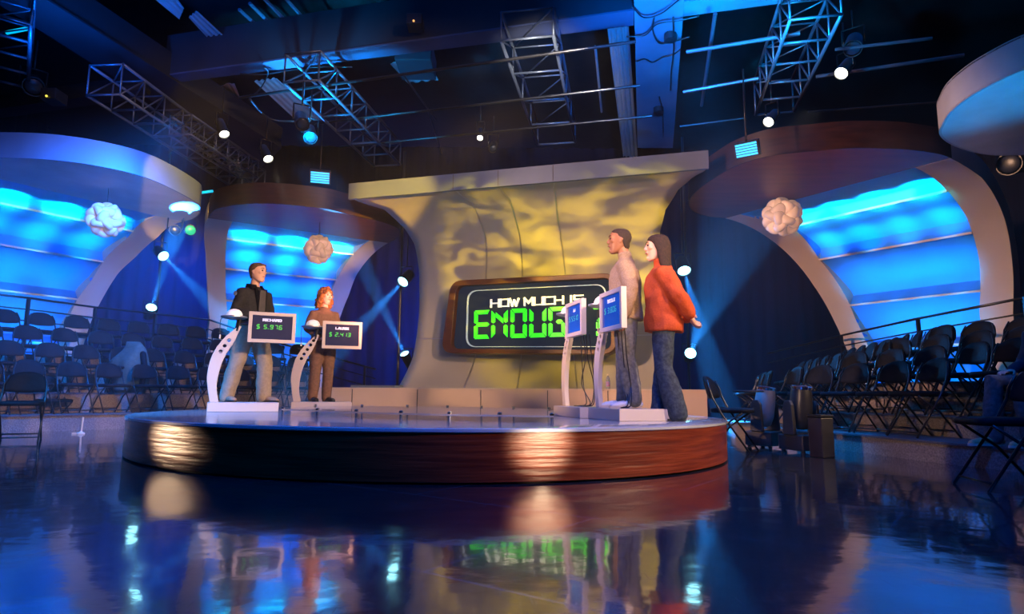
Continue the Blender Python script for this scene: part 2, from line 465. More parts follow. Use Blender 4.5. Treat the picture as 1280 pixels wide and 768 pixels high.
ZT = 4.2
podR = pod('set_canopy', 'walnut half-disc canopy and C-shaped blue-lit bay over the seats right of the orange-topped woman',
    ((907, 273), (1188, 198)),
    [(907, 273), (955, 294), (991, 324), (1017, 357), (1042, 400), (1060, 441), (1070, 480)],
    [(926, 268), (991, 285), (1024, 324), (1057, 370), (1070, 400), (1085, 433), (1096, 475)],
    [(1188, 198), (1227, 222), (1254, 268), (1265, 324), (1266, 390)],
    [(1145, 210), (1181, 235), (1208, 271), (1224, 324), (1224, 390)],
    ZT, 3.0, 1.7, [(1003, 280), (1027, 324), (1067, 381), (1088, 436)],
    [(907, 273), (885, 270.5), (867, 264), (862, 252), (875, 236), (900, 219), (925, 206), (965, 195), (1017, 189.5), (1055, 186.5), (1090, 186), (1125, 187), (1148, 189.5), (1172, 193), (1188, 198)],
    .42, 'wood_dark', 'wood_under', 'C-shaped canopy bays round the set')
podB = pod('set_canopy', 'walnut half-disc canopy and C-shaped blue-lit bay behind the two left contestants',
    ((485, 304), (261, 273)),
    [(485, 304), (464, 320), (446, 343), (436, 369), (424, 400), (412, 440)],
    [(462, 300), (436, 325), (417.5, 356), (410, 382), (401, 410), (390, 440)],
    [(259, 274), (257, 317), (259, 356), (262, 400)],
    [(290, 275), (283, 304), (282, 343), (285, 400)],
    ZT, 3.0, 1.7, [(440, 318), (421, 350), (404, 385), (392, 430)],
    [(485, 304), (494, 299), (499, 293), (497, 286), (477, 278), (438, 269), (412, 262.5), (386, 259), (360, 256.5), (334, 255), (308, 255.5), (282, 259), (268, 264), (261, 273)],
    .42, 'wood_dark', 'wood_under', 'C-shaped canopy bays round the set')
podA = pod('set_canopy', 'grey-white half-disc canopy and C-shaped blue-lit bay cut by the left frame edge',
    ((227, 277.6), (0, 223)),
    [(227, 277.6), (198, 296), (169, 322), (149, 340), (129, 371.5), (114.6, 400), (102, 440)],
    [(193, 271), (161, 296), (135, 319), (114.6, 350), (97, 374), (86, 397), (70, 440)],
    None, None, ZT, 2.6, 1.7, [(170, 290), (128, 327), (97, 374), (75, 430)],
    [(227, 277.6), (240, 274), (248, 268), (249, 261), (245, 254), (221, 240), (190, 225.5), (156, 215), (104, 205), (52, 199.5), (0, 198), (-60, 198), (-120, 202), (-150, 208), (-125, 212), (-60, 210)],
    .42, 'greypaint', 'soffit', 'C-shaped canopy bays round the set', near_const=(4.6, 4.1))

# nearest canopy, top right corner
Z5 = 4.2
O = [(1174, 168), (1178, 155), (1187, 141), (1205, 126), (1229, 111), (1280, 87), (1350, 66), (1420, 70), (1450, 100), (1430, 140), (1370, 176), (1310, 190), (1280, 194), (1244, 194.6), (1214, 190), (1187, 180)]
O = [V3(atz(x, y, Z5), 0) for x, y in O]; cen = sum(O, V((0, 0, 0))) / len(O)
t = thing('disc_canopy', 'pale grey round canopy cut off by the upper right corner', 'set canopy', V3(cen, Z5))
O = catmull(O, 5, True)
R = [[V3(p + (p - cen).normalized() * g, Z5 + dz) for p in O] for dz, g in ((0, -.03), (0, 0), (.40, 0), (.40, -.03))]
obj('fascia', MB().rings(R, cap=False), 'soffit', t, world=True, smooth=True, auto=35)
obj('soffit', MB().prism([(p.x, p.y) for p in O], Z5 + .003, Z5 + .02), 'white', t, world=True)
obj('canopy_top', MB().prism([(p.x, p.y) for p in O], Z5 + .37, Z5 + .39), 'darkgap', t, world=True)

# ------------------------------------------------------ curved centre wall
ZW = 4.2; LEDZ = .72
WP1 = atz(436, 247, ZW); WP2 = atz(886, 208, ZW)
WW = WP2 - WP1; WL = WW.length; WW /= WL
WN = V((-WW.y, WW.x, 0)); WN = WN if WN.dot(WP1) > 0 else -WN
woff = make_off(2.5, ZW, 2.1, LEDZ - .1, .55, 2.0)
WLft = lat_table([(436, 247), (480, 262), (505, 285), (518, 305), (522, 325), (524, 360), (523, 400), (515, 450), (498, 484)], WP1, WW, WN, woff)
WRgt = lat_table([(886, 208), (866, 222), (848, 237), (832, 262), (825, 290), (822, 340)], WP1, WW, WN, woff)
_b = WRgt[1][0]
WRgt = ([LEDZ - .1, 1.2, 1.7, 2.2] + [z for z in WRgt[0] if z > 2.3], [_b + .45, _b + .2, _b + .02, _b - .02] + [b for z, b in zip(*WRgt) if z > 2.3])
wpt = lambda lat, o, z: V((WP1.x, WP1.y, 0)) + WW * lat + WN * o + V((0, 0, z))
t = thing('curved_stage_wall', 'tall C-curved cream stage wall washed with yellow light behind the big sign', 'set wall', V3(wpt(WL / 2, 2, 0), LEDZ))
ZZ = [ZW - (ZW - LEDZ + .05) * ((1 - math.cos(PI * .5 * i / 46)) if i < 46 else 1) for i in range(47)]
rows = []
for z in ZZ:
    a, b = interp(z, *WLft), interp(z, *WRgt); o = woff(z)
    rows.append([wpt(a + (b - a) * k / 24, o, z) for k in range(25)])
o = obj('curved_face', MB().grid(rows), 'wallset', t, world=True, smooth=True)
s = o.modifiers.new('thick', 'SOLIDIFY'); s.thickness = .12; s.offset = 1
# fascia band along the top
def seam_lat(fr_top, fr_mid, fr_bot, z):
    a, b = interp(z, *WLft), interp(z, *WRgt)
    return a + (b - a) * interp(z, [LEDZ, 2.2, ZW], [fr_bot, fr_mid, fr_top])
mb = MB()
fr = [wpt(0, -.02, ZW - .04), wpt(WL, -.02, ZW - .04)]
mb.slab([fr[0], fr[1], fr[1] + V((0, 0, .30)), fr[0] + V((0, 0, .30))], WN * .06)
obj('top_fascia', mb, 'greypaint', t, world=True)
for ft, fm, fb in ((.325, .285, .255), (.455, .462, .45), (.607, .658, .66)):
    pts = [(seam_lat(ft, fm, fb, z), z) for z in ZZ if z < ZW - .001]
    L1 = [wpt(l - .012, woff(z) - .006, z) for l, z in pts]; L2 = [wpt(l + .012, woff(z) - .006, z) for l, z in pts]
    obj('panel_seam', MB().grid([L1, L2]), 'steel', t, world=True)
    l = WL * ft
    obj('panel_seam', MB().slab([wpt(l - .006, -.024, ZW - .03), wpt(l + .006, -.024, ZW - .03), wpt(l + .006, -.024, ZW + .25), wpt(l - .006, -.024, ZW + .25)], WN * .003), 'darkgap', t, world=True)
for za in (1.62, 1.63):
    pass
a, b = interp(1.78, *WLft), interp(1.78, *WRgt)
L1 = [wpt(a + (b - a) * k / 20, woff(1.78) - .005, 1.775) for k in range(21)]; L2 = [wpt(a + (b - a) * k / 20, woff(1.79) - .005, 1.79) for k in range(21)]
obj('panel_seam', MB().grid([L1, L2]), 'steel', t, world=True)

# low beige ledge along the wall foot
LD = WN.dot(V3(aty(650, 500, 11.35), 0))           # distance of its front along the wall's facing direction
def on_ledge(x, y):
    d = ray(x, y); k = (LD) / d.dot(WN); return EYE + d * k
e0 = on_ledge(388, 500); e1 = on_ledge(884, 500)
ztop = (on_ledge(520, 484.8).z + on_ledge(750, 487).z) / 2
t = thing('low_ledge', 'long low beige plinth along the foot of the yellow wall', 'plinth', V3((e0 + e1) / 2, 0))
mb = MB(); q0, q1 = V3(e0, 0), V3(e1, 0)
mb.slab([q0, q1, V3(q1, ztop - .02), V3(q0, ztop - .02)], WN * 1.75); obj('plinth_body', mb, 'ledge', t, world=True)
mb = MB(); f0 = q0 - WN * .015; f1 = q1 - WN * .015
mb.slab([V3(f0, ztop - .02), V3(f1, ztop - .02), V3(f1, ztop), V3(f0, ztop)], WN * 1.8); obj('plinth_top', mb, 'cream', t, world=True)
for x in (521.5, 601, 684.5, 760, 850, 440):
    p = V3(on_ledge(x, 500), 0); mb = MB()
    mb.slab([p - WW * .007 - WN * .004, p + WW * .007 - WN * .004, V3(p + WW * .007 - WN * .004, ztop - .03), V3(p - WW * .007 - WN * .004, ztop - .03)], WN * .003)
    obj('panel_joint', mb, 'darkgap', t, world=True)
# pale boards lying on the left of the plinth
p0 = V3(on_ledge(430, 478), ztop) + WN * .25; p1 = V3(on_ledge(486, 480), ztop) + WN * .25
mb = MB().slab([p0, p1, p1 + WN * .35, p0 + WN * .35], V((0, 0, .05)))
tag(obj('stage_board', mb, 'greypaint'), 'thin pale board lying on the left end of the beige plinth', 'board')

# ----------------------------------------------------------- the big sign
SGD = V((.925, -.38, 0)).normalized(); SGN = V((SGD.y, -SGD.x, 0)); SGN = SGN if SGN.y < 0 else -SGN   # facing the stage
SG0 = V3(aty(660, 400, 12.35), 0)
def on_sign(x, y, d=0.0):
    r_ = ray(x, y); nn = SGN; k = (SG0 - EYE + SGN * d).dot(nn) / r_.dot(nn); return EYE + r_ * k
def sl(x, y):                           # pixel -> sign coordinates (u, z)
    q_ = on_sign(x, y); return ((q_ - SG0).dot(SGD), q_.z)
def spt(u, z, d=0.0): return V3(SG0 + SGD * u + SGN * d, z)
def rrect(c, r_, k=6):                  # rounded quad from 4 corners (ccw)
    out = []
    for i in range(4):
        p = V(c[i]); a = (V(c[i - 1]) - p).normalized(); b = (V(c[(i + 1) % 4]) - p).normalized()
        s = p + a * r_; e = p + b * r_
        for j in range(k + 1):
            u = j / k; out.append(s * (1 - u) ** 2 + p * 2 * u * (1 - u) + e * u * u)
    return out
BL, BR, TR, TL = sl(554, 442), sl(772, 443.5), sl(772, 342), sl(566, 352)
t = thing('quiz_sign', 'big wood-framed sign reading HOW MUCH IS ENOUGH? in white and green', 'sign', V3(SG0, BL[1]))
O = rrect([BL, BR, TR, TL], .26); cx = sum(p.x for p in O) / len(O); cz = sum(p.y for p in O) / len(O)
BLi, BRi, TRi, TLi = sl(566, 436.5), sl(765, 438), sl(765, 348.5), sl(573, 358.5)
I = rrect([BLi, BRi, TRi, TLi], .16)
R = [[spt(p.x, p.y, -.25) for p in O], [spt(p.x, p.y, .10) for p in O], [spt(p.x, p.y, .10) for p in I], [spt(p.x, p.y, -.06) for p in I]]
mb = MB(); mb.rings(R, cap=False); obj('wood_frame', mb, 'frame_wood', t, world=True, bevel=.012)
mb = MB().slab([spt(p.x, p.y, -.03) for p in I], -SGN * .04); obj('display_face', mb, 'display', t, world=True)
# thin rounded outline
c4_ = [sl(582, 434), sl(757.5, 434), sl(758, 355), sl(584, 363.5)]
o1 = rrect(c4_, .22, 8); g = V((sum(c[0] for c in c4_) / 4, sum(c[1] for c in c4_) / 4))
mb = MB(); a = [spt(p.x, p.y, .0) for p in o1]; o2 = [g + (p - g) * (1 - .028 / (p - g).length) for p in o1]
mb.rings([a, [spt(p.x, p.y, .0) for p in o2], [spt(p.x, p.y, -.03) for p in o2], [spt(p.x, p.y, -.03) for p in o1]], cap=False)
obj('outline_strip', mb, 'outline', t, world=True)

def seg_shapes(ch):                     # 14-segment style polygons on a 1 x 1.6 cell (u right, v up)
    w, h, s = 1.0, 1.62, .225; g = .05; m = h / 2
    def H(x0, x1, y, cl=1, cr=1):       # horizontal bar centred on y
        k = s / 2; return [(x0 + (k if cl else 0), y - k), (x1 - (k if cr else 0), y - k), (x1, y), (x1 - (k if cr else 0), y + k), (x0 + (k if cl else 0), y + k), (x0, y)]
    top = [(g, h), (w - g, h), (w - s - g * .2, h - s), (s + g * .2, h - s)]
    bot = [(g, 0), (s, s), (w - s, s), (w - g, 0)]
    f = [(0, h - g), (s, h - s - g), (s, m + s * .55), (s * .5, m + g), (0, m + s * .5)]
    e = [(0, g), (0, m - s * .5), (s * .5, m - g), (s, m - s * .55), (s, s + g)]
    b = [(w - x, y) for x, y in f][::-1]; c = [(w - x, y) for x, y in e][::-1]
    gm = H(s * .62, w - s * .62, m); gr = H(w * .5 - .06, w - s * .62, m); gl = H(s * .62, w, m, 1, 1)
    topE = [(g, h), (w, h), (w - s * .6, h - s), (s + g * .2, h - s)]; botE = [(g, 0), (s, s), (w - s * .6, s), (w, 0)]
    dg = [(s + g, h - s * .7), (s + g, h - s * 1.9), (w - s - g, m + s * .1), (w - s - g, m + s * 1.3)]
    D = {'E': [topE, f, gl, e, botE], 'N': [f, e, b, c, dg], 'O': [top, bot, f, e, b, c], 'U': [f, e, b, c, bot],
         'G': [topE, f, e, bot, c, gr], 'H': [f, e, b, c, gm],
         '?': [top, b, gr, [(w * .5 - s / 2, m - g * 2), (w * .5 + s / 2, m - g * 2), (w * .5 + s / 2, s * 1.7), (w * .5 - s / 2, s * 1.7)], [(w * .5 - s / 2, s), (w * .5 + s / 2, s), (w * .5 + s / 2, 0), (w * .5 - s / 2, 0)]],
         '0': [top, bot, f, e, b, c], '1': [b, c], '2': [top, b, gm, e, bot], '3': [top, b, gm, c, bot], '4': [f, gm, b, c],
         '5': [top, f, gm, c, bot], '6': [top, f, gm, e, c, bot], '7': [top, b, c], '8': [top, bot, f, e, b, c, gm], '9': [top, f, b, gm, c, bot],
         '$': [top, f, gm, c, bot, [(w * .42, -.2), (w * .58, -.2), (w * .58, h + .2), (w * .42, h + .2)]], '.': [[(.0, 0), (.22, 0), (.22, .25), (0, .25)]]}
    return D[ch]
mb = MB()
u0, z0 = sl(592.5, 424); u1, z1 = sl(592.5, 388.5)
hgt = z1 - z0
lefts = [592.5, 614, 638, 661.5, 685.5, 709.5, 738]; rights = [611, 634, 658, 682.5, 706.5, 731, 756]
for ch, xl, xr in zip('ENOUGH?', lefts, rights):
    ua, _ = sl(xl, 405); ub, _ = sl(xr, 405); w = ub - ua
    for pl in seg_shapes(ch):
        mb.slab([spt(ua + p[0] * w, z0 + p[1] / 1.62 * hgt, .0) for p in pl], -SGN * .03)
obj('green_lettering', mb, 'led', t, world=True)
STR = {'H': [[(0, 0), (0, 1)], [(1, 0), (1, 1)], [(0, .5), (1, .5)]], 'O': [[(0, 0), (1, 0), (1, 1), (0, 1), (0, 0)]],
       'W': [[(-.05, 1), (.25, 0), (.5, .8), (.75, 0), (1.05, 1)]], 'M': [[(0, 0), (0, 1), (.5, .35), (1, 1), (1, 0)]],
       'U': [[(0, 1), (0, 0), (1, 0), (1, 1)]], 'C': [[(1, 1), (0, 1), (0, 0), (1, 0)]], 'I': [[(.5, 0), (.5, 1)]],
       'S': [[(1, 1), (0, 1), (0, .5), (1, .5), (1, 0), (0, 0)]], 'R': [[(0, 0), (0, 1), (1, 1), (1, .5), (0, .5)], [(.4, .5), (1, 0)]],
       'A': [[(0, 0), (.5, 1), (1, 0)], [(.2, .35), (.8, .35)]], 'D': [[(0, 0), (0, 1), (.7, 1), (1, .7), (1, .3), (.7, 0), (0, 0)]],
       'L': [[(0, 1), (0, 0), (1, 0)]], 'E': [[(1, 1), (0, 1), (0, 0), (1, 0)], [(0, .5), (.85, .5)]], 'N': [[(0, 0), (0, 1), (1, 0), (1, 1)]],
       'J': [[(1, 1), (1, 0), (0, 0), (0, .3)]]}
def stroke_text(mb, text, f, w, h, gap, th, tv=None, narrow=('I',)):   # f(u,v) -> world point pair builder
    u = 0; tv = tv or th
    for ch in text:
        if ch == ' ': u += w * .55; continue
        ww = w * (.28 if ch in narrow else 1)
        for pl in STR[ch]:
            for a, b in zip(pl, pl[1:]):
                A_ = V((u + a[0] * ww if ch not in narrow else u + ww / 2, a[1] * (h - tv) + tv / 2)); B_ = V((u + b[0] * ww if ch not in narrow else u + ww / 2, b[1] * (h - tv) + tv / 2))
                d = (B_ - A_); L_ = d.length; d /= L_; s_ = V((-d.y, d.x)) * (th * abs(d.y) + tv * abs(d.x)) / 2
                A2, B2 = A_ - d * th * .45, B_ + d * th * .45
                f(mb, [A2 - s_, B2 - s_, B2 + s_, A2 + s_])
        u += ww + gap
    return u
ua, za = sl(613.5, 384.5); ub, zb_ = sl(613.5, 374.5); ue, _ = sl(731, 378)
hh = zb_ - za
mb = MB(); tot = stroke_text(MB(), 'HOW MUCH IS', lambda m_, q_: None, 1, 1, .26, .2)
sc_ = (ue - ua) / tot
stroke_text(mb, 'HOW MUCH IS', lambda m_, q_: m_.slab([spt(ua + p.x, za + p.y, 0) for p in q_], -SGN * .03), sc_, hh, .26 * sc_, .036, .024)
obj('white_lettering', mb, 'letter', t, world=True)
# --------------------------------------------------------------- lecterns
def zat(p): return V3(p, SH)
def plate_with_holes(Lf, Rt, holes, slot=None):
    """flat curved plate in the local xz plane; Lf/Rt edge polylines bottom->top; holes = (t, r)"""
    Lc = catmull([V((x, 0, z)) for x, z in Lf], 8); Rc = catmull([V((x, 0, z)) for x, z in Rt], 8)
    def cum(P):
        s = [0]
        for a, b in zip(P, P[1:]): s.append(s[-1] + (b - a).length)
        return [q / s[-1] for q in s]
    cl, cr = cum(Lc), cum(Rc)
    def at_(P, c, t):
        for i in range(len(c) - 1):
            if t <= c[i + 1] + 1e-9: return P[i].lerp(P[i + 1], (t - c[i]) / max(1e-9, c[i + 1] - c[i]))
        return P[-1]
    l = lambda t: at_(Lc, cl, t); r = lambda t: at_(Rc, cr, t)
    bm = bmesh.new(); cuts = []
    for t, rad in holes:
        h = rad * 1.45 / 1.05; cuts.append((t - h, t + h, rad))
    cuts.sort(); seg = []; t = 0
    for a, b, rad in cuts:
        if a > t: seg.append((t, a, 0))
        seg.append((max(a, t), b, rad)); t = b
    seg.append((t, 1, 0))
    for a, b, rad in seg:
        if not rad:
            k = max(1, int((b - a) / .03))
            for i in range(k):
                u0, u1 = a + (b - a) * i / k, a + (b - a) * (i + 1) / k
                q = [l(u0), r(u0), r(u1), l(u1)]
                if (q[2] - q[3]).length < 1e-4: q = q[:3]
                bm.faces.new([bm.verts.new(p) for p in q])
        else:
            B = [l(a).lerp(r(a), i / 5) for i in range(5)] + [r(a + (b - a) * i / 5) for i in range(5)] + [r(b).lerp(l(b), i / 5) for i in range(5)] + [l(b + (a - b) * i / 5) for i in range(5)]
            c = (l((a + b) / 2) + r((a + b) / 2)) / 2
            ov = [bm.verts.new(p) for p in B]; iv = [bm.verts.new(c + (p - c).normalized() * rad) for p in B]
            for i in range(20): bm.faces.new((ov[i], ov[(i + 1) % 20], iv[(i + 1) % 20], iv[i]))
    bmesh.ops.remove_doubles(bm, verts=bm.verts, dist=.0004)
    m_ = MB(); m_.bm.free(); m_.bm = bm; return m_
def make_lectern(label, loc, rz, who, amount, scr, led, txt, mon=(0, .50, .85, 1.235), dish_x=-.17, holes=((.62, .022), (.70, .022), (.78, .022)), plat=(-.40, .40), dep=.62, blank=False):
    t = thing('lectern', label, 'lectern', loc, rz, 'contestant lecterns')
    obj('platform', MB().box((plat[0], -.02, 0), (plat[1], dep, .11)), 'lectern', t, bevel=.006)
    f = lambda px, py: ((px - 304) / 100.0, (515 - py) / 100.0)
    Lf = [f(*p) for p in ((266.4, 504), (262.5, 484), (261.5, 470), (264.3, 451.5), (270, 437.5), (279.7, 423.4), (293, 410))]
    Rt = [f(*p) for p in ((276.2, 504), (273, 487.5), (273.4, 475), (276.5, 458), (281.5, 444), (288.5, 431), (296, 411))]
    o = obj('curved_leg', plate_with_holes(Lf, Rt, holes), 'lectern', t); o.location = (0, .10, 0)
    s = o.modifiers.new('thick', 'SOLIDIFY'); s.thickness = .05; s.offset = 0
    b = o.modifiers.new('bevel', 'BEVEL'); b.width = .004; b.limit_method = 'ANGLE'
    # neck joining leg, tray and monitor
    obj('neck', MB().tube((-.13, .10, .98), (-.10, .10, 1.16), .03).tube((-.12, .10, 1.08), (mon[0] + .06, .09, 1.08), .025), 'blackmetal', t, smooth=True, auto=40)
    d = (dish_x, .10, 1.145)
    o = obj('buzzer_tray', MB().lathe([(.03, -.03), (.12, -.012), (.155, .0), (.155, .014), (.13, .02), (.0801, .02)], d, 28), 'steel', t, smooth=True, auto=40)
    q = obj('buzzer_dome', MB().lathe([(.095, .02), (.094, .045), (.080, .075), (.055, .097), (.02, .108)], d, 28), 'dome', t, smooth=True, auto=50)
    obj('wire', MB().pipe(catmull([(d[0] - .13, .10, 1.14), (d[0] - .15, .10, 1.10), (d[0] - .15, .1, .98), (d[0] - .145, .1, .92)], 5), .004, 6), 'black', t, smooth=True)
    obj('wire_plug', MB().tube((d[0] - .145, .1, .88), (d[0] - .145, .1, .93), .010), 'cream', t, smooth=True, auto=40)
    x0, x1, z0, z1 = mon; bz = .043
    mb = MB(); fr = lambda x, z, y: V((x, y, z))
    co_ = [(x0, z0), (x1, z0), (x1, z1), (x0, z1)]; ci = [(x0 + bz, z0 + bz), (x1 - bz, z0 + bz), (x1 - bz, z1 - bz), (x0 + bz, z1 - bz)]
    mb.rings([[V((x, .055, z)) for x, z in co_], [V((x, 0, z)) for x, z in co_], [V((x, 0, z)) for x, z in ci], [V((x, .03, z)) for x, z in ci]], cap=False)
    mb.bm.faces.new([mb.bm.verts.new((x, .055, z)) for x, z in co_])
    obj('monitor_case', mb, 'lectern', t, bevel=.003)
    sc = obj('screen', MB().slab([V((x, .018, z)) for x, z in ci], (0, .008, 0)), scr, t)
    wS = x1 - x0 - 2 * bz; hS = z1 - z0 - 2 * bz; X0 = x0 + bz; Z0 = z0 + bz
    mb = MB(); nl = len(who); w = wS * .50 / 7 * .78
    tot = stroke_text(MB(), who, lambda a, b: None, w, hS * .10, w * .32, .012, .009)
    xs = X0 + wS * .5 - tot / 2
    stroke_text(mb, who, lambda m_, q_: m_.slab([V((xs + p.x, .016, Z0 + hS * .76 + p.y)) for p in q_], (0, .002, 0)), w, hS * .115, w * .32, .013, .010)
    obj('name_lettering', mb, txt, t)
    mb = MB(); x = X0 + wS * .10; dh = hS * .185; dw = wS * .085; zz = Z0 + hS * .43
    for ch in amount:
        if ch == ' ': x += dw * .75; continue
        for pl in seg_shapes(ch):
            mb.slab([V((x + p[0] * dw + p[1] * dw * .12, .016, zz + p[1] / 1.62 * dh)) for p in pl], (0, .002, 0))
        x += dw * (.5 if ch == '.' else 1.33)
    obj('amount_digits', mb, led, t)
    return t
H5 = ((.60, .022), (.67, .022), (.745, .022), (.82, .023), (.895, .022))
l1 = make_lectern('curved cream lectern whose screen shows $ 5.976, in front of the man in black', zat(atz(304, 515, SH)), R_(24), 'RICHARD', '$ 5.976', 'screen', 'led_dim', 'letter_dim', mon=(-.005, .55, .845, 1.225))
p = atz(402, 513, SH)
l2 = make_lectern('curved cream lectern whose screen shows $ 2.413, in front of the woman in brown', zat(p), R_(17), 'LAURIE', '$ 2.413', 'screen', 'led_dim', 'letter_dim', mon=(-.04, .50, .85, 1.235), holes=H5)
RZR = R_(-76)
def from_corner(px, py, half):          # near end corner of a platform -> lectern origin
    c = atz(px, py, SH); d = V((math.cos(RZR), math.sin(RZR), 0)); return V3(c - d * half, SH)
l3 = make_lectern('curved lilac-lit lectern with blue screen and hanging black cables, beside the other blue-screened one', from_corner(727, 523, .45), RZR, 'AJ', '$ 5.510', 'screen_blue', 'led_teal', 'letter_dim', mon=(-.06, .46, .86, 1.24), plat=(-.42, .45), dish_x=-.20, holes=H5)
l4 = make_lectern('curved lectern with larger-looking blue screen, nearest the man in the tan sweater', from_corner(777, 527, .45), RZR, 'NICOLE', '$ 3.806', 'screen_blue', 'led_teal', 'letter_dim', mon=(-.06, .48, .85, 1.24), plat=(-.45, .45), dish_x=-.20, holes=H5, dep=.48)
random.seed(3)
for t, n_ in ((l3, 4), (l4, 3)):
    for k in range(n_):
        x = .05 + .09 * k; j = lambda s: random.uniform(-s, s)
        obj('cable', MB().pipe(catmull([(x + .05, .12, .88), (x + j(.02), .16, .62), (x - .05 + j(.05), .2 + j(.05), .36), (x + j(.06), .2, .15), (x - .1, .16, .118), (x - .22, .14, .116)], 6), .0055, 6), 'black', t, smooth=True)

# water bottle on the ledge behind the right-hand lecterns
p = on_ledge(757.5, 486); p = V3(p, ztop)+ WN * .25
t = thing('water_bottle', 'small clear plastic water bottle standing on the beige plinth', 'bottle', p)
obj('bottle_body', MB().lathe([(.03, 0), (.036, .01), (.036, .15), (.03, .19), (.014, .22), (.014, .235)], (0, 0, 0), 18), 'water', t, smooth=True)
obj('bottle_cap', MB().lathe([(.016, .235), (.016, .26), (.012, .262)], (0, 0, 0), 14), 'cream', t, smooth=True, auto=40)
obj('bottle_label', MB().lathe([(.0368, .05), (.0372, .052), (.0372, .13), (.0368, .132)], (0, 0, 0), 18), 'botlabel', t, smooth=True, auto=40)

# ---------------------------------------------------------- folding chairs
def make_chair(label, loc, rz, group=None, fancy=False):
    t = thing('folding_chair', label, 'chair', loc, rz, group)           # sitter faces local -Y
    r = .011
    for s in (-1, 1):
        x = s * .215
        obj('leg', MB().pipe([(x * .8, .205, .79), (x, .165, .68), (x, .145, .60), (x * 1.02, .05, .42), (x * 1.04, -.24, .0)], r), 'blackmetal', t, smooth=True)
        obj('leg', MB().pipe([(x * .93, -.17, .43), (x * .93, .05, .27), (x * .93, .27, .0)], r), 'blackmetal', t, smooth=True)
    obj('crossbar', MB().tube((-.22, -.20, .055), (.22, -.20, .055), .008), 'blackmetal', t, smooth=True)
    obj('crossbar', MB().tube((-.2, .22, .075), (.2, .22, .075), .008), 'blackmetal', t, smooth=True)
    O = catmull([(-.21, 0, .60), (-.212, 0, .68), (-.185, 0, .765), (-.105, 0, .825), (0, 0, .84), (.105, 0, .825), (.185, 0, .765), (.212, 0, .68), (.21, 0, .60), (.11, 0, .585), (0, 0, .58), (-.11, 0, .585)], 3, True)
    bend = lambda p, d: V((p.x, .155 + (p.z - .6) * .24 + .05 * (1 - (p.x / .22) ** 2) + d, p.z))
    R = []
    g = V((0, 0, .70))
    for k, d in ((.0, .0), (.6, -.006), (.94, -.004), (1, .006), (1, .02), (.94, .03), (.6, .032), (.0, .032)):
        R.append([bend(g + (p - g) * max(k, .02), d) for p in O])
    obj('backrest', MB().rings(R), 'blackvinyl', t, smooth=True)
    S = catmull([(-.20, -.20, 0), (-.10, -.235, 0), (.10, -.235, 0), (.20, -.20, 0), (.215, 0, 0), (.19, .17, 0), (0, .19, 0), (-.19, .17, 0), (-.215, 0, 0)], 3, True)
    R = []
    for k, z in ((.0, .425), (.95, .425), (1, .433), (1, .462), (.95, .474), (.6, .482), (.0, .484)):
        R.append([V((p.x * max(k, .02), p.y * max(k, .02), z)) for p in S])
    obj('seat', MB().rings(R), 'blackvinyl', t, smooth=True)
    return t
# seating banks: front edge of the first tier, then tiers offset outwards
def bank(name_side, front, outw, nt, depth, z0, dz, label, group):
    F = catmull([V((x, y, 0)) for x, y in front], 6)
    def offset(d):
        out = []
        for i, p in enumerate(F):
            a = F[max(0, i - 1)]; b = F[min(len(F) - 1, i + 1)]; tn = (b - a).normalized()
            nn = V((-tn.y, tn.x, 0)); nn = nn if nn.dot(V((outw[0], outw[1], 0))) > 0 else -nn
            out.append(p + nn * d)
        return out
    curves = []
    for k in range(nt):
        a = offset(k * depth); b = offset((k + 1) * depth + (.5 if k == nt - 1 else 0)); z = z0 + dz * k
        t = thing('seating_riser', label[k], 'riser', V3(a[len(a) // 2], 0), 0, group)
        zb = 0 if k == 0 else z0 + dz * (k - 1)
        rows = [[V3(p, 0.0 if k == 0 else zb - .02) for p in a], [V3(p, z - .025) for p in a]]
        bk = [[V3(p, 0) for p in b], [V3(p, z - .025) for p in b]]
        m_ = MB(); R = []
        for i in range(len(a)):
            R.append([V3(a[i], 0), V3(b[i], 0), V3(b[i], z - .02), V3(a[i], z - .02)])
        m_.rings(R); obj('carpeted_riser', m_, 'carpet', t, world=True)
        R = []
        for i in range(len(a)):
            n_ = (a[i] - b[i]).normalized() * .02
            R.append([V3(a[i] + n_, z - .02), V3(b[i], z - .02), V3(b[i], z), V3(a[i] + n_, z)])
        obj('tread', MB().rings(R), 'tread', t, world=True)
        curves.append((a, b, z))
    return curves
FR = [(4.75, 3.6), (4.50, 4.5), (4.22, 5.45), (3.98, 6.5), (3.90, 7.3), (3.62, 8.2), (3.40, 8.9), (3.45, 9.8), (3.75, 11.2), (4.1, 12.6)]
FL = [(-8.5, 6.6), (-8.0, 7.8), (-7.30, 9.2), (-6.70, 10.15), (-6.0, 11.1), (-5.2, 12.1), (-4.4, 12.9), (-3.6, 13.4)]
ordl = ['lowest', 'second', 'third', 'topmost']
cr = bank('right', FR, (1, .2), 4, .72, .20, .21, ['%s brown carpeted seating step on the side of the orange-topped woman' % o for o in ordl], 'carpeted seating steps')
cl = bank('left', FL, (-1, .6), 4, .72, .25, .33, ['%s brown carpeted seating step at the left frame edge behind the stage' % o for o in ordl], 'carpeted seating steps')
proto = None
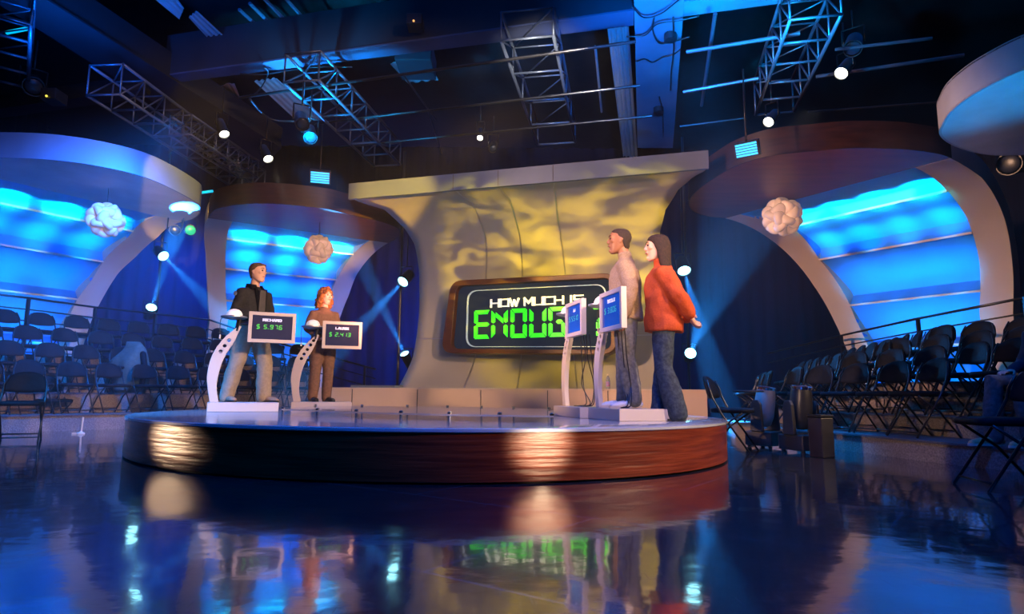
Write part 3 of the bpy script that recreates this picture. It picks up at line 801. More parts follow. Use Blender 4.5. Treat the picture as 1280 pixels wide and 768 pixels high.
def seat_row(curve, d_in, z, sp, t0, t1, group, labelf, skip=()):
    global proto
    a, b, zz = curve
    s = 0; want = t0; k = 0; i = 0
    mid = [p.lerp(q, d_in) for p, q in zip(a, b)]
    L_ = [0]
    for p, q in zip(mid, mid[1:]): L_.append(L_[-1] + (q - p).length)
    d = t0 * L_[-1]
    while d < t1 * L_[-1]:
        for i in range(len(L_) - 1):
            if L_[i + 1] >= d: break
        f = (d - L_[i]) / (L_[i + 1] - L_[i]); p = mid[i].lerp(mid[i + 1], f)
        n_ = (a[i].lerp(a[i + 1], f) - b[i].lerp(b[i + 1], f)); ang = math.atan2(n_.x, -n_.y) + random.uniform(-.10, .10)
        if k not in skip:
            loc = V3(p, zz)
            if proto is None: proto = make_chair(labelf(k), loc, ang, group)
            else: dup(proto, loc, ang, labelf(k), group)
        d += sp; k += 1
seatw = ['first', 'second', 'third', 'fourth', 'fifth', 'sixth', 'seventh', 'eighth', 'ninth', 'tenth', 'eleventh', 'twelfth', 'thirteenth', 'fourteenth', 'fifteenth', 'sixteenth', 'seventeenth', 'eighteenth', 'nineteenth', 'twentieth']
def lf(side, row):
    if side == 'R':
        return lambda k: 'black folding chair, %s from the camera in the %s row right of the stage' % (seatw[k], row)
    return lambda k: 'black folding chair, %s from the frame edge in the %s row left of the stage' % (seatw[k], row)
for i, row in enumerate(ordl):
    seat_row(cr[i], .55 if i < 3 else .40, None, .56, .20 if i else .36, .97, 'folding chairs on the steps by the walnut canopy', lf('R', row), skip=(5, 6) if i == 0 else ())
for i, row in enumerate(ordl):
    seat_row(cl[i], .55 if i < 3 else .40, None, .57, .14, .97, 'folding chairs on the steps at the left', lf('L', row))
# chairs standing on the studio floor
def floor_chair(px, py, rz, label):
    p = atz(px, py, 0); return dup(proto, V3(p, 0), rz, label, 'folding chairs standing on the studio floor')
c1 = floor_chair(915, 564, R_(58), 'black folding chair alone on the floor just beyond the stage edge, seat edge lit blue')
arm = obj('tablet_arm', MB().box((.20, -.30, .66), (.36, .02, .68)), 'black', c1, bevel=.006)
floor_chair(1262, 612, R_(-100), 'black folding chair cut by the frame edge in front of the seated person')
dup(proto, V((4.84, 5.62, .20)), R_(-84), 'black folding chair under the seated person at the right edge', 'folding chairs on the steps by the walnut canopy')
floor_chair(22, 552, R_(30), 'black folding chair on the floor cut by the left frame edge')
floor_chair(62, 537, R_(62), 'black folding chair standing right at the foot of the left seating steps')

# coat hung over a chair in the left bank
p = aty(160, 505, 11.6)
t = thing('coat', 'dark green-grey coat draped over a chair behind the stage, beside the wood rim', 'coat', V3(p, 0.58))
R = []
for i in range(13):
    z = .92 - .92 * i / 12; r_ = []
    for k in range(26):
        a = k * 2 * PI / 26; w = .10 + .17 * min(1, i / 5) - .05 * max(0, (i - 7) / 5)
        f = 1 + .16 * math.sin(a * 5 + i * .5) * min(1, i / 4)
        r_.append(V((w * 1.2 * math.cos(a) * f + .03 * math.sin(i), w * .62 * math.sin(a) * f, z)))
    R.append(r_)
obj('coat_body', MB().rings(R), mat('coat_wool', (.03, .06, .055), .85, col2=(.05, .085, .075), scale=18), t, smooth=True)
obj('coat_sleeve', MB().capsule([(V((.22, -.05, .70)), .05, .05), (V((.30, -.10, .45)), .055, .05), (V((.29, -.12, .18)), .05, .045)]), 'blackvinyl', t, smooth=True)

# railings behind the last tier
def railing(pts, zs, label, posts, drop):
    P = [V((x, y, 0)) for x, y in pts]
    t = thing('railing', label, 'railing', V3(P[0], 0), 0, 'black tube railings behind the seats')
    for k in range(drop):
        obj('rail', MB().pipe([V3(p, z - .22 * k) for p, z in zip(P, zs)], .022 if k == 0 else .014), 'blackmetal', t, world=True, smooth=True)
    for i, f in posts:
        p = P[i].lerp(P[i + 1], f); z = zs[i] + (zs[i + 1] - zs[i]) * f
        obj('post', MB().box((p.x - .025, p.y - .025, z - 1.15), (p.x + .025, p.y + .025, z + .01)), 'blackmetal', t, world=True)
# far end of the bank seen between the ribs
def zrail(px, py, Y): q_ = aty(px, py, Y); return (q_.x, q_.y), q_.z
rr = [zrail(1285, 371.5, 8.9), zrail(1145, 399, 10.9), zrail(1050, 420, 13.4), zrail(960, 442, 15)]
railing([a for a, b in rr], [b for a, b in rr], 'black tube railing behind the top row of chairs, in front of the walnut canopy bay', [(0, .98), (0, .02), (1, .98)], 2)
rl = [zrail(-30, 365, 11.4), zrail(38, 373, 12.2), zrail(120, 384.5, 13.4), zrail(262, 400, 14.6), zrail(330, 424, 14.9), zrail(470, 462, 15.2)]
railing([a for a, b in rl[:3]], [b for a, b in rl[:3]], 'black tube railing behind the top row at the left frame edge', [(0, .97), (1, .99)], 4)
railing([a for a, b in rl[2:]], [b for a, b in rl[2:]], 'black tube railing falling away behind the man in the black jacket', [(0, .5), (2, .02), (2, .9)], 3)

# moving-head lights parked on the floor
def moving_head(label, px, py, m_, rz, tilt, group):
    p = atz(px, py, 0); t = thing('moving_head_light', label, 'stage light', V3(p, 0), rz, group)
    b = obj('base', MB().box((-.19, -.17, .03), (.19, .17, .20)), 'black', t, bevel=.015)
    for x in (-.15, .15):
        for y in (-.13, .13): obj('foot', MB().lathe([(.02, 0), (.025, .03)], (x, y, 0), 10), 'black', t, smooth=True, auto=40)
    for s in (-1, 1):
        obj('yoke_arm', MB().slab([V((s * .17, -.08, .20)), V((s * .17, .08, .20)), V((s * .17, .06, .52)), V((s * .17, .03, .57)), V((s * .17, -.03, .57)), V((s * .17, -.06, .52))], (s * .045, 0, 0)), 'black', t, bevel=.008)
    h = obj('head', MB().lathe([(.05, -.24), (.09, -.22), (.115, -.12), (.12, .02), (.112, .16), (.10, .225), (.03, .23)], (0, 0, 0), 26), m_, t, smooth=True, auto=50)
    h.location = (0, 0, .49); h.rotation_euler = (tilt, 0, 0)
    q = obj('lens_ring', MB().lathe([(.105, .205), (.118, .235), (.10, .242), (.088, .235)], (0, 0, 0), 26), 'chrome', h, smooth=True, auto=50)
    q = obj('lens', MB().lathe([(.09, .225), (.08, .236), (.03, .246)], (0, 0, 0), 26), 'lens_dim', h, smooth=True)
    return t
moving_head('silver-cased moving-head stage light parked on the floor by the lone chair', 958, 560, mat('silver_case', (.34, .32, .32), .35, metal=.3), R_(40), R_(8), 'parked moving-head lights')
moving_head('black moving-head stage light parked on the floor beside the silver one', 1004, 566, 'black', R_(25), R_(5), 'parked moving-head lights')
p = atz(1028, 572, 0)
t = thing('equipment_case', 'small black box standing on the floor beside the parked stage lights', 'case', V3(p, 0), R_(20))
obj('case_body', MB().box((-.08, -.09, .0), (.08, .09, .40)), 'black', t, bevel=.01)
obj('case_lid', MB().box((-.085, -.095, .40), (.085, .095, .43)), 'blackmetal', t, bevel=.008)
# pale power outlet on a short stand by the left steps
p = atz(101, 543, 0)
t = thing('cable_stand', 'small pale upright post on a flat foot at the end of the left steps', 'stand', V3(p, 0))
obj('foot_plate', MB().lathe([(.05, 0), (.05, .015), (.02, .03), (.015, .04)], (0, 0, 0), 18).box((-.12, -.015, 0), (-.02, .015, .02)), 'rib', t, smooth=True, auto=40)
obj('upright', MB().tube((0.0, 0, .03), (0.01, 0, .24), .013), 'rib', t, smooth=True, auto=40)

# -------------------------------------------------- jigsaw pendant lamps
def ico_edges():
    ph = (1 + 5 ** .5) / 2
    v = [V(p).normalized() for p in ((-1, ph, 0), (1, ph, 0), (-1, -ph, 0), (1, -ph, 0), (0, -1, ph), (0, 1, ph), (0, -1, -ph), (0, 1, -ph), (ph, 0, -1), (ph, 0, 1), (-ph, 0, -1), (-ph, 0, 1))]
    E = []
    for i in range(12):
        for j in range(i):
            if (v[i] - v[j]).length < 1.2: E.append((v[i], v[j]))
    return E
def lamp(label, px, py, dia_px, attach):
    A_ = atz(*attach, ZT); d = A_.y; c = aty(px, py, d); rad = dia_px * .5 * d / FOC * 1.02
    t = thing('pendant_lamp', label, 'pendant lamp', c, R_(20), 'interlocking ball lamps under the canopies')
    sh = []
    for k, (a, b) in enumerate(ico_edges()):
        n_ = (a + b).normalized(); u = (a - b).normalized(); w = n_.cross(u)
        cs, sn = math.cos(.45), math.sin(.45); u, w = u * cs + w * sn, w * cs - u * sn
        R = []
        for i in range(9):                                   # cupped, twisted leaf of the ball
            s = (i / 8 - .5) * 2; row = []
            for j in range(9):
                q = (j / 8 - .5) * 2; hw = .34 * math.sqrt(max(0, 1 - (s * .93) ** 2)) + .03
                p = n_ * .80 + u * (.44 * s) + w * (q * hw + .10 * math.sin(s * PI))
                lift = .34 * (1 - q * q) * (1 - .75 * s * s) + .05 * s * q
                row.append(p.normalized() * (.66 + lift) * rad)
            R.append(row)
        o = obj('shade_piece', MB().grid(R), 'shade', t, smooth=True)
        s_ = o.modifiers.new('thick', 'SOLIDIFY'); s_.thickness = .004
    obj('inner_shade', MB().ball((0, 0, 0), rad * .60, 20, 14), 'shade', t, smooth=True)
    obj('cord', MB().tube((0, 0, rad * .8), (0, 0, ZT - c.z), .006), 'black', t, smooth=True)
    return t
lamp('ball lamp of interlocking pale pieces under the leftmost canopy', 132, 275, 46, (137, 235))
lamp('yellow-tinged ball lamp of interlocking pieces above the woman in brown', 398, 312, 38, (399, 278))
lamp('pink-lit ball lamp of interlocking pieces hanging beyond the orange-topped woman', 978, 271, 51, (974, 247))
# ----------------------------------------------------------------- people
CLOUD = bpy.data.textures.new('folds', 'CLOUDS'); CLOUD.noise_scale = .15; CLOUD.noise_depth = 1
CURL = bpy.data.textures.new('curls', 'CLOUDS'); CURL.noise_scale = .035; CURL.noise_depth = 2
def skinm(name, c): return mat(name, c, .45, col2=tuple(min(1, q * 1.12) for q in c), scale=14, spec=.4)
def cloth(name, c, c2=None, sc=30): return mat(name, c, .85, col2=c2, scale=sc, bump=.25)
def remesh(o, size, smooth=3, folds=0, tex=None):
    m = o.modifiers.new('remesh', 'REMESH'); m.mode = 'VOXEL'; m.voxel_size = size; m.use_smooth_shade = True
    if smooth:
        s = o.modifiers.new('smooth', 'SMOOTH'); s.iterations = smooth; s.factor = .5
    if folds:
        d = o.modifiers.new('folds', 'DISPLACE'); d.texture = tex or CLOUD; d.strength = folds; d.mid_level = .5; d.texture_coords = 'LOCAL'
def head_geo(mb, Mx, female=False):
    """skull, jaw, nose, ears, lips; face towards local -Y, origin at the middle of the head, ~0.23 tall"""
    R = []
    prof = [(-.118, .018, .016, -.060), (-.113, .034, .028, -.052), (-.100, .046, .044, -.038), (-.078, .056, .062, -.022), (-.05, .064, .078, -.010), (-.02, .070, .090, -.002),
            (.01, .0735, .0965, .002), (.04, .0745, .099, .004), (.07, .070, .094, .006), (.092, .058, .078, .008), (.108, .038, .052, .010), (.116, .016, .022, .011)]
    if female: prof = [(z, a * .95, b * .97, y) for z, a, b, y in prof]
    for z, a, b, y in prof:
        R.append([Mx @ V((a * math.cos(k * PI / 12), y + b * math.sin(k * PI / 12), z)) for k in range(24)])
    mb.rings(R)
    T = lambda p: Mx @ V(p)
    sd = (Mx.to_3x3() @ V((1, 0, 0)))
    # nose: bridge, tip, wings
    mb.capsule([(T((0, -.090, .030)), .007, .007), (T((0, -.099, .010)), .009, .009), (T((0, -.110, -.012)), .012, .010), (T((0, -.104, -.022)), .012, .007)], sd)
    for s in (-1, 1):
        mb.ball(T((s * .010, -.100, -.020)), .0085, 8, 6)
        mb.capsule([(T((s * .020, -.088, .040)), .008, .006), (T((s * .042, -.078, .040)), .007, .006)], V((0, 0, 1)))     # brow
        mb.ball(T((s * .040, -.062, -.005)), .024, 10, 8)                                                              # cheek
        mb.capsule([(T((s * .073, .010, .022)), .010, .005), (T((s * .078, .016, .006)), .014, .005), (T((s * .073, .008, -.022)), .008, .005)], (Mx.to_3x3() @ V((0, 1, 0))))   # ear
    mb.capsule([(T((-.020, -.088, -.044)), .005, .004), (T((0, -.097, -.042)), .007, .006), (T((.020, -.088, -.044)), .005, .004)], V((0, 0, 1)))
    mb.capsule([(T((-.018, -.086, -.054)), .005, .004), (T((0, -.094, -.054)), .007, .006), (T((.018, -.086, -.054)), .005, .004)], V((0, 0, 1)))
    mb.ball(T((0, -.078, -.090)), .021, 10, 8)
def hand_geo(mb, wrist, direc, palm_n, curl=.5, side=1):
    """palm plus four fingers and a thumb; direc = pointing direction, palm_n = direction the palm faces"""
    d = V(direc).normalized(); n_ = V(palm_n); n_ = (n_ - d * n_.dot(d)).normalized(); s = d.cross(n_).normalized() * side
    w = V(wrist)
    mb.capsule([(w - d * .02, .026, .020), (w + d * .03, .036, .016), (w + d * .085, .040, .014)], s)
    for i, (o_, L_) in enumerate(((-.030, .062), (-.010, .074), (.011, .070), (.031, .055))):
        p = w + d * .088 + s * o_; q = p; dd = d.copy(); path = [(p, .0085, .0085)]
        for j, f in enumerate((.45, .32, .23)):
            ang = curl * (.55 + .35 * j); dd = (dd * math.cos(ang) + n_ * math.sin(ang)).normalized()
            # keep rotating in the same plane
            q = q + dd * L_ * f * 1.05; path.append((q, .0082 - .0006 * j, .0082 - .0006 * j))
        mb.capsule(path, s, 8)
    p = w + d * .02 - s * .030
    mb.capsule([(p, .011, .011), (p + d * .03 - s * .026 + n_ * .012, .010, .010), (p + d * .058 - s * .030 + n_ * .026, .0085, .0085)], n_, 8)
def person(label, loc, rz, H, spec, group=None):
    k = H / 1.75
    t = thing('person', label, 'person', loc, rz, group); 
    S = lambda p: V(p) * k
    J = spec['J']
    hp = V(J['head']); Mh = Matrix.Translation(hp + V((0, 0, .012))) @ Matrix.Scale(1.09, 4) @ Matrix.Rotation(J.get('turn', 0), 4, 'Z') @ Matrix.Rotation(J.get('nod', 0), 4, 'X')
    fem = spec.get('female', False)
    # ---- body (skin), one continuous surface
    mb = MB(); head_geo(mb, Mh, fem)
    nk = V(J['neck']); ch = V(J['chest']); pv = V(J['pelvis']); wa = (ch + pv) / 2 + V((0, 0, .02))
    nr = .050 if fem else .057
    mb.capsule([(nk - V((0, 0, .05)), nr * 1.3, nr * 1.1), (nk + (hp - nk) * .25, nr, nr), (hp + V((0, .022, -.06)), nr * .95, nr)], V((1, 0, 0)))
    tw = spec.get('w', 1.0)
    sx = V(J.get('side', (1, 0, 0)))
    mb.capsule([(pv, .13 * tw, .085), (wa, .11 * tw, .075), (ch, .135 * tw, .09), (ch + V((0, 0, .10)), .14 * tw, .075), (nk - V((0, 0, .035)), .07, .06)], sx)
    for a in ('L', 'R'):
        sh, el, wr = V(J['sh' + a]), V(J['el' + a]), V(J['wr' + a])
        mb.capsule([(sh, .042, .042), ((sh + el) / 2, .040, .040), (el, .034, .034), (el.lerp(wr, .4), .034, .034), (wr, .024, .021)], V((0, 1, 0)))
        h = J['hand' + a]; hand_geo(mb, wr, h[0], h[1], h[2], h[3])
        hi, kn, an = V(J['hi' + a]), V(J['kn' + a]), V(J['an' + a])
        mb.capsule([(hi, .075, .075), (hi.lerp(kn, .5), .065, .065), (kn, .048, .048), (kn.lerp(an, .35), .046, .046), (an, .032, .036)], V((0, 1, 0)))
        tt = V(J['toe' + a]); mb.capsule([(an - V((0, 0, .03)), .033, .033), (an.lerp(tt, .6) - V((0, 0, .02)), .036, .026), (tt, .034, .018)], V((1, 0, 0)))
    mb.bm.transform(Matrix.Scale(k, 4)); o = obj('body', mb, spec['skin'], t, smooth=True); remesh(o, .0062, 2)
    T = lambda p: Mh @ V(p)
    # eyes and brows
    for s in (-1, 1):
        mb = MB().ball(T((s * .031, -.083, .018)), .0105, 12, 8); mb.bm.transform(Matrix.Scale(k, 4)); obj('eye', mb, 'eye_dark', t, smooth=True)
        mb = MB().capsule([(T((s * .016, -.098, .040)), .0035, .003), (T((s * .034, -.092, .046)), .0035, .003), (T((s * .048, -.080, .042)), .003, .003)], V((0, 0, 1)), 8); mb.bm.transform(Matrix.Scale(k, 4)); obj('eyebrow', mb, spec['hair'], t, smooth=True)
    mb = MB().capsule([(T((-.019, -.0925, -.049)), .0045, .0065), (T((0, -.1015, -.048)), .006, .008), (T((.019, -.0925, -.049)), .0045, .0065)], V((0, 0, 1)), 10); mb.bm.transform(Matrix.Scale(k, 4)); obj('mouth', mb, spec['lip'], t, smooth=True)
    # ---- hair
    mb = MB(); st = spec['hairstyle']
    if st in ('short', 'crop'):
        g = .005 if st == 'short' else .003
        R = []
        for z, a, b, y in ((-.075, .050, .060, .024), (-.045, .064, .074, .020), (-.02, .071 + g * .5, .078, .016), (.01, .0745 + g, .092 + g, .012), (.04, .0755 + g, .099 + g, .010), (.07, .071 + g, .094 + g, .008), (.094, .060 + g, .080 + g, .008), (.112, .040 + g, .054 + g, .010), (.120 if st == 'short' else .117, .016, .022, .011)):
            r_ = []
            for q in range(28):
                an_ = q * 2 * PI / 28; yy = math.sin(an_)
                lim = {-.075: .35, -.045: .22, -.02: .08, .01: -.05, .04: -.30, .07: -.86}.get(z, -2)
                yc = max(yy, lim); r_.append(T((a * math.cos(an_) * (1 if yc == yy else .97), y + b * yc, z)))
            R.append(r_)
        mb.rings(R)
        if st == 'short':
            for q in range(7): mb.capsule([(T((-.036 + q * .012, -.060, .098)), .011, .010), (T((-.038 + q * .0125, -.080, .086)), .008, .007)], V((1, 0, 0)), 8)
    elif st == 'curly':
        rnd = random.Random(5)
        for q in range(150):
            z = rnd.uniform(-.16, .125); an_ = rnd.uniform(0, 2 * PI)
            cz = max(0, 1 - (max(0, z) / .135) ** 2) ** .5
            rx, ry = (.092 + (.018 if z < -.04 else 0)) * cz, (.108 + (.0 if z < -.04 else 0)) * cz
            x, y = rx * math.cos(an_), ry * math.sin(an_) + .018
            if y < -.035 and z < .055: continue
            if y < 0.0 and z < -.09: continue
            if z < .03 and y < -.015 and abs(x) < .06: continue
            mb.ball(T((x, y, z)), rnd.uniform(.022, .033), 8, 6)
        mb.ball(T((0, .02, .03)), (.082, .095, .092), 16, 10)
        mb.capsule([(T((0, .05, -.02)), .09, .05), (T((0, .055, -.14)), .10, .045)], (Mh.to_3x3() @ V((1, 0, 0))))
        for s in (-1, 1): mb.capsule([(T((s * .078, .0, .02)), .022, .04), (T((s * .090, .01, -.08)), .024, .042), (T((s * .088, .01, -.15)), .02, .035)], (Mh.to_3x3() @ V((1, 0, 0))))
    elif st == 'bob':
        R = []
        for z, a, b, y in ((.124, .018, .022, .010), (.112, .048, .062, .010), (.09, .070, .088, .010), (.06, .080, .100, .010), (.02, .088, .104, .014), (-.03, .092, .100, .020), (-.08, .094, .092, .026), (-.13, .097, .086, .032), (-.18, .098, .080, .040), (-.22, .094, .070, .048), (-.24, .080, .055, .052)):
            r_ = []
            for q in range(30):
                an_ = q * 2 * PI / 30; yy = math.sin(an_); lim = -2 if z > .058 else (-.50 if z > 0 else -.34)
                yc = max(yy, lim); r_.append(T((a * math.cos(an_), y + b * yc, z)))
            R.append(r_)
        mb.rings(R)
    mb.bm.transform(Matrix.Scale(k, 4)); o = obj('hair', mb, spec['hair'], t, smooth=True)
    remesh(o, .008, 1 if st == 'curly' else 3, .034 if st == 'curly' else .004, CURL)
    # ---- top garment
    mb = MB(); g = spec.get('bulk', .022); tp = spec['top_len']
    dn = pv + V((0, 0, tp))
    mb.loft([(dn, .155 * tw + g * 1.3, .115 + g * 1.2), (dn + V((0, 0, .06)), .152 * tw + g * 1.4, .115 + g * 1.3), (wa, .135 * tw + g * 1.3, .10 + g * 1.3), (ch, .155 * tw + g, .110 + g), (ch + V((0, 0, .07)), .152 * tw + g, .098 + g),
             (ch + V((0, 0, .135)), .108 * tw + g * .7, .074 + g * .5), (nk - V((0, 0, .02)), .072 + g * .4, .062 + g * .4), (nk + V((0, 0, .0)), .060 + g * .3, .056 + g * .3)], sx, 24)
    col = spec.get('collar')
    if col: mb.loft([(nk - V((0, 0, .04)), .075, .070), (nk + (hp - nk) * .12, .069 + col, .068 + col), (nk + (hp - nk) * .40, .066 + col, .066 + col)], sx, 20)
    for a in ('L', 'R'):
        sh, el, wr = V(J['sh' + a]), V(J['el' + a]), V(J['wr' + a])
        ag = g * .75
        mb.capsule([(sh.lerp(ch, .15), .062 + ag, .060 + ag), (sh, .056 + ag, .058 + ag), (sh.lerp(el, .5), .050 + ag, .052 + ag), (el, .045 + ag, .047 + ag), (el.lerp(wr, .5), .042 + ag, .043 + ag), (el.lerp(wr, .90), .034 + ag, .034 + ag)], V((0, 1, 0)), 16)
    mb.bm.transform(Matrix.Scale(k, 4)); o = obj(spec['top_name'], mb, spec['top'], t, smooth=True); remesh(o, .011, 4, spec.get('fold', .03))
    # ---- trousers
    mb = MB(); lg = spec.get('leg', .018); fl = spec.get('flare', 0)
    mb.loft([(pv + V((0, 0, .10)), .128 * tw + .012, .095 + .012), (pv, .150 * tw + .014, .110 + .014), (pv - V((0, 0, .07)), .145 * tw + lg, .105 + lg)], sx, 22)
    for a in ('L', 'R'):
        hi, kn, an = V(J['hi' + a]), V(J['kn' + a]), V(J['an' + a])
        mb.capsule([(hi + V((0, 0, .02)), .085 + lg, .088 + lg), (hi.lerp(kn, .5), .076 + lg, .078 + lg), (kn, .056 + lg, .060 + lg), (kn.lerp(an, .5), .054 + lg + fl * .5, .056 + lg + fl * .5), (an + V((0, 0, -.015)), .046 + lg + fl, .050 + lg + fl)], V((1, 0, 0)), 18)
    mb.bm.transform(Matrix.Scale(k, 4)); o = obj('trousers', mb, spec['trousers'], t, smooth=True); remesh(o, .011, 4, .024)
    # ---- shoes
    for a in ('L', 'R'):
        an, tt = V(J['an' + a]), V(J['toe' + a]); d = (tt - an); d.z = 0; d.normalize(); fz = min(an.z - .085, tt.z - .03)
        b = V((an.x, an.y, fz)); e = b + d * .185; h = b - d * .055
        mb = MB().capsule([(h + V((0, 0, .040)), .036, .034), (b + V((0, 0, .045)), .040, .042), (b + d * .08 + V((0, 0, .040)), .044, .036), (e + V((0, 0, .030)), .042, .028), (e + d * .02 + V((0, 0, .026)), .034, .022)], d.cross(V((0, 0, 1))))
        mb.capsule([(b + V((0, 0, .05)), .042, .045), (b + V((0, 0, .10)), .040, .044)], d.cross(V((0, 0, 1))))
        mb.bm.transform(Matrix.Scale(k, 4)); o = obj('shoe', mb, spec['shoe'], t, smooth=True); remesh(o, .008, 2)
        sd = d.cross(V((0, 0, 1)))
        O = catmull([h - d * .02, h + sd * .036, b + sd * .042 + d * .06, b + sd * .050 + d * .14, e + sd * .03 + d * .03, e + d * .055, e - sd * .03 + d * .03, b - sd * .048 + d * .14, b - sd * .042 + d * .06, h - sd * .036], 3, True)
        mb = MB().prism([(p.x, p.y) for p in O], fz + .001, fz + .022); mb.bm.transform(Matrix.Scale(k, 4)); q = obj('sole', mb, spec['sole'], o); 
    return t
M['eye_dark'] = mat('dark_eye', (.03, .02, .015), .15)
M['lip_fair'] = mat('lip_fair', (.50, .20, .17), .4); M['lip_dark'] = mat('lip_dark', (.28, .11, .09), .4)
hip = lambda z=.90, dx=.095, y=0: dict(hiL=(dx, y, z), hiR=(-dx, y, z))
stand = dict(pelvis=(0, 0, .95), chest=(0, 0, 1.27), neck=(0, .005, 1.47), head=(0, -.025, 1.635), **hip(),
    shL=(.172, 0, 1.375), shR=(-.172, 0, 1.375), elL=(.235, .03, 1.12), elR=(-.235, .03, 1.12), wrL=(.235, -.05, .87), wrR=(-.235, -.05, .87),
    handL=((0, -.1, -1), (-1, 0, 0), .35, 1), handR=((0, -.1, -1), (1, 0, 0), .35, -1),
    knL=(.105, -.01, .49), knR=(-.105, -.01, .49), anL=(.11, .03, .085), anR=(-.11, .03, .085), toeL=(.13, -.13, .03), toeR=(-.13, -.13, .03))
def pose(**k): d = dict(stand); d.update(k); return d
PL = .11
# man in the black jacket (behind the first lectern)
p = V3(aty(309, 505, 8.35), SH + PL)
pr = person('man in an open black jacket and baggy khaki trousers behind the leftmost lectern', p, R_(62), 1.80, dict(
    J=pose(turn=R_(14), nod=R_(0), head=(0, -.04, 1.635), elL=(.25, .0, 1.14), wrL=(.16, -.24, 1.05), handL=((-.4, -1, -.1), (0, 0, -1), .4, 1), elR=(-.25, .02, 1.13), wrR=(-.15, -.24, 1.02), handR=((.4, -1, -.1), (0, 0, -1), .4, -1),
           anR=(-.17, .18, .085), toeR=(-.20, .03, .03), knR=(-.15, .06, .49), anL=(.13, -.13, .085), toeL=(.16, -.29, .03), knL=(.13, -.12, .49)),
    skin=skinm('skin_fair', (.62, .36, .24)), lip='lip_fair', hair=cloth('brown_hair', (.09, .045, .02), (.16, .08, .035), 40), hairstyle='short',
    top=cloth('black_jacket_cloth', (.011, .011, .011), (.02, .02, .019)), top_name='jacket', top_len=.0, bulk=.034, fold=.045, w=1.08,
    trousers=cloth('khaki_cloth', (.25, .20, .135), (.30, .24, .165)), leg=.040, shoe=cloth('tan_suede', (.25, .17, .11)), sole='black'))
mb = MB(); 
for s in (-1, 1):
    mb.slab([V((s * .015, -.155, 1.10)), V((s * .055, -.160, 1.10)), V((s * .10, -.120, 1.47)), V((s * .045, -.105, 1.475))], (0, -.012, 0))
mb.slab([V((-.10, -.085, 1.455)), V((-.03, -.115, 1.42)), V((-.045, -.09, 1.52)), V((-.085, -.03, 1.53)), V((-.085, .05, 1.54)), V((-.105, .05, 1.46))], (-.012, 0, 0))
mb.slab([V((.10, -.085, 1.455)), V((.03, -.115, 1.42)), V((.045, -.09, 1.52)), V((.085, -.03, 1.53)), V((.085, .05, 1.54)), V((.105, .05, 1.46))], (.012, 0, 0))
obj('jacket_collar', mb, 'blackvinyl', pr, bevel=.004)
mb = MB().box((-.05, -.170, 1.00), (.05, -.150, 1.45)); obj('undershirt', mb, mat('charcoal_shirt', (.06, .055, .05), .8), pr, bevel=.01)
mb = MB().lathe([(.0, 0), (.030, 0), (.030, .006), (.0, .008)], (0, 0, 0), 18, Matrix.Rotation(R_(-90), 4, 'Y')); o = obj('sleeve_patch', mb, mat('patch_grey', (.25, .24, .22), .8), pr); o.location = (-.292, .0, 1.38)
# woman in brown (behind the second lectern)
p = V3(aty(400, 504, 9.25), SH + PL)
person('woman with curly ginger hair in a brown sweater behind the second lectern', p, R_(40), 1.62, dict(female=True,
    J=pose(turn=R_(16), head=(0, -.02, 1.625), shL=(.16, 0, 1.37), shR=(-.16, 0, 1.37), elL=(.24, .02, 1.13), wrL=(.10, -.22, 1.10), handL=((-.7, -.8, -.1), (0, 0, -1), .25, 1), elR=(-.25, .03, 1.12), wrR=(-.12, -.20, .96), handR=((.5, -1, -.1), (0, 0, -1), .35, -1)),
    skin=skinm('skin_rosy', (.70, .42, .31)), lip='lip_fair', hair=cloth('ginger_hair', (.26, .075, .016), (.40, .15, .04), 30), hairstyle='curly',
    top=cloth('brown_knit', (.24, .115, .07), (.30, .15, .095), 60), top_name='sweater', top_len=-.02, bulk=.026, fold=.025, w=1.04,
    trousers=cloth('brown_twill', (.115, .060, .035), (.16, .08, .05)), leg=.030, shoe='black', sole='black'))
# man in the tan turtleneck
p = V3(aty(784, 512, 6.45), SH + PL)
person('man with cropped hair in a tan turtleneck and jeans on the right-hand platform', p, R_(-98), 1.80, dict(
    J=pose(turn=R_(2), nod=R_(-2), head=(0, -.05, 1.64), elL=(.25, .05, 1.13), wrL=(.24, -.04, .88), elR=(-.245, .03, 1.13), wrR=(-.225, -.09, .90),
           anR=(-.12, -.02, .085), toeR=(-.13, -.18, .03), anL=(.12, .06, .085), toeL=(.15, -.10, .03)),
    skin=skinm('skin_brown', (.26, .115, .06)), lip='lip_dark', hair=cloth('black_hair', (.022, .012, .008), (.035, .02, .014), 60), hairstyle='crop',
    top=cloth('tan_knit', (.24, .165, .10), (.31, .22, .14), 70), top_name='turtleneck', top_len=-.10, bulk=.042, collar=.004, fold=.04, w=1.10,
    trousers=cloth('grey_denim', (.09, .095, .09), (.16, .16, .15)), leg=.032, shoe=mat('white_leather', (.7, .68, .64), .5), sole='letter_sole'.replace('letter_sole', 'cream')))
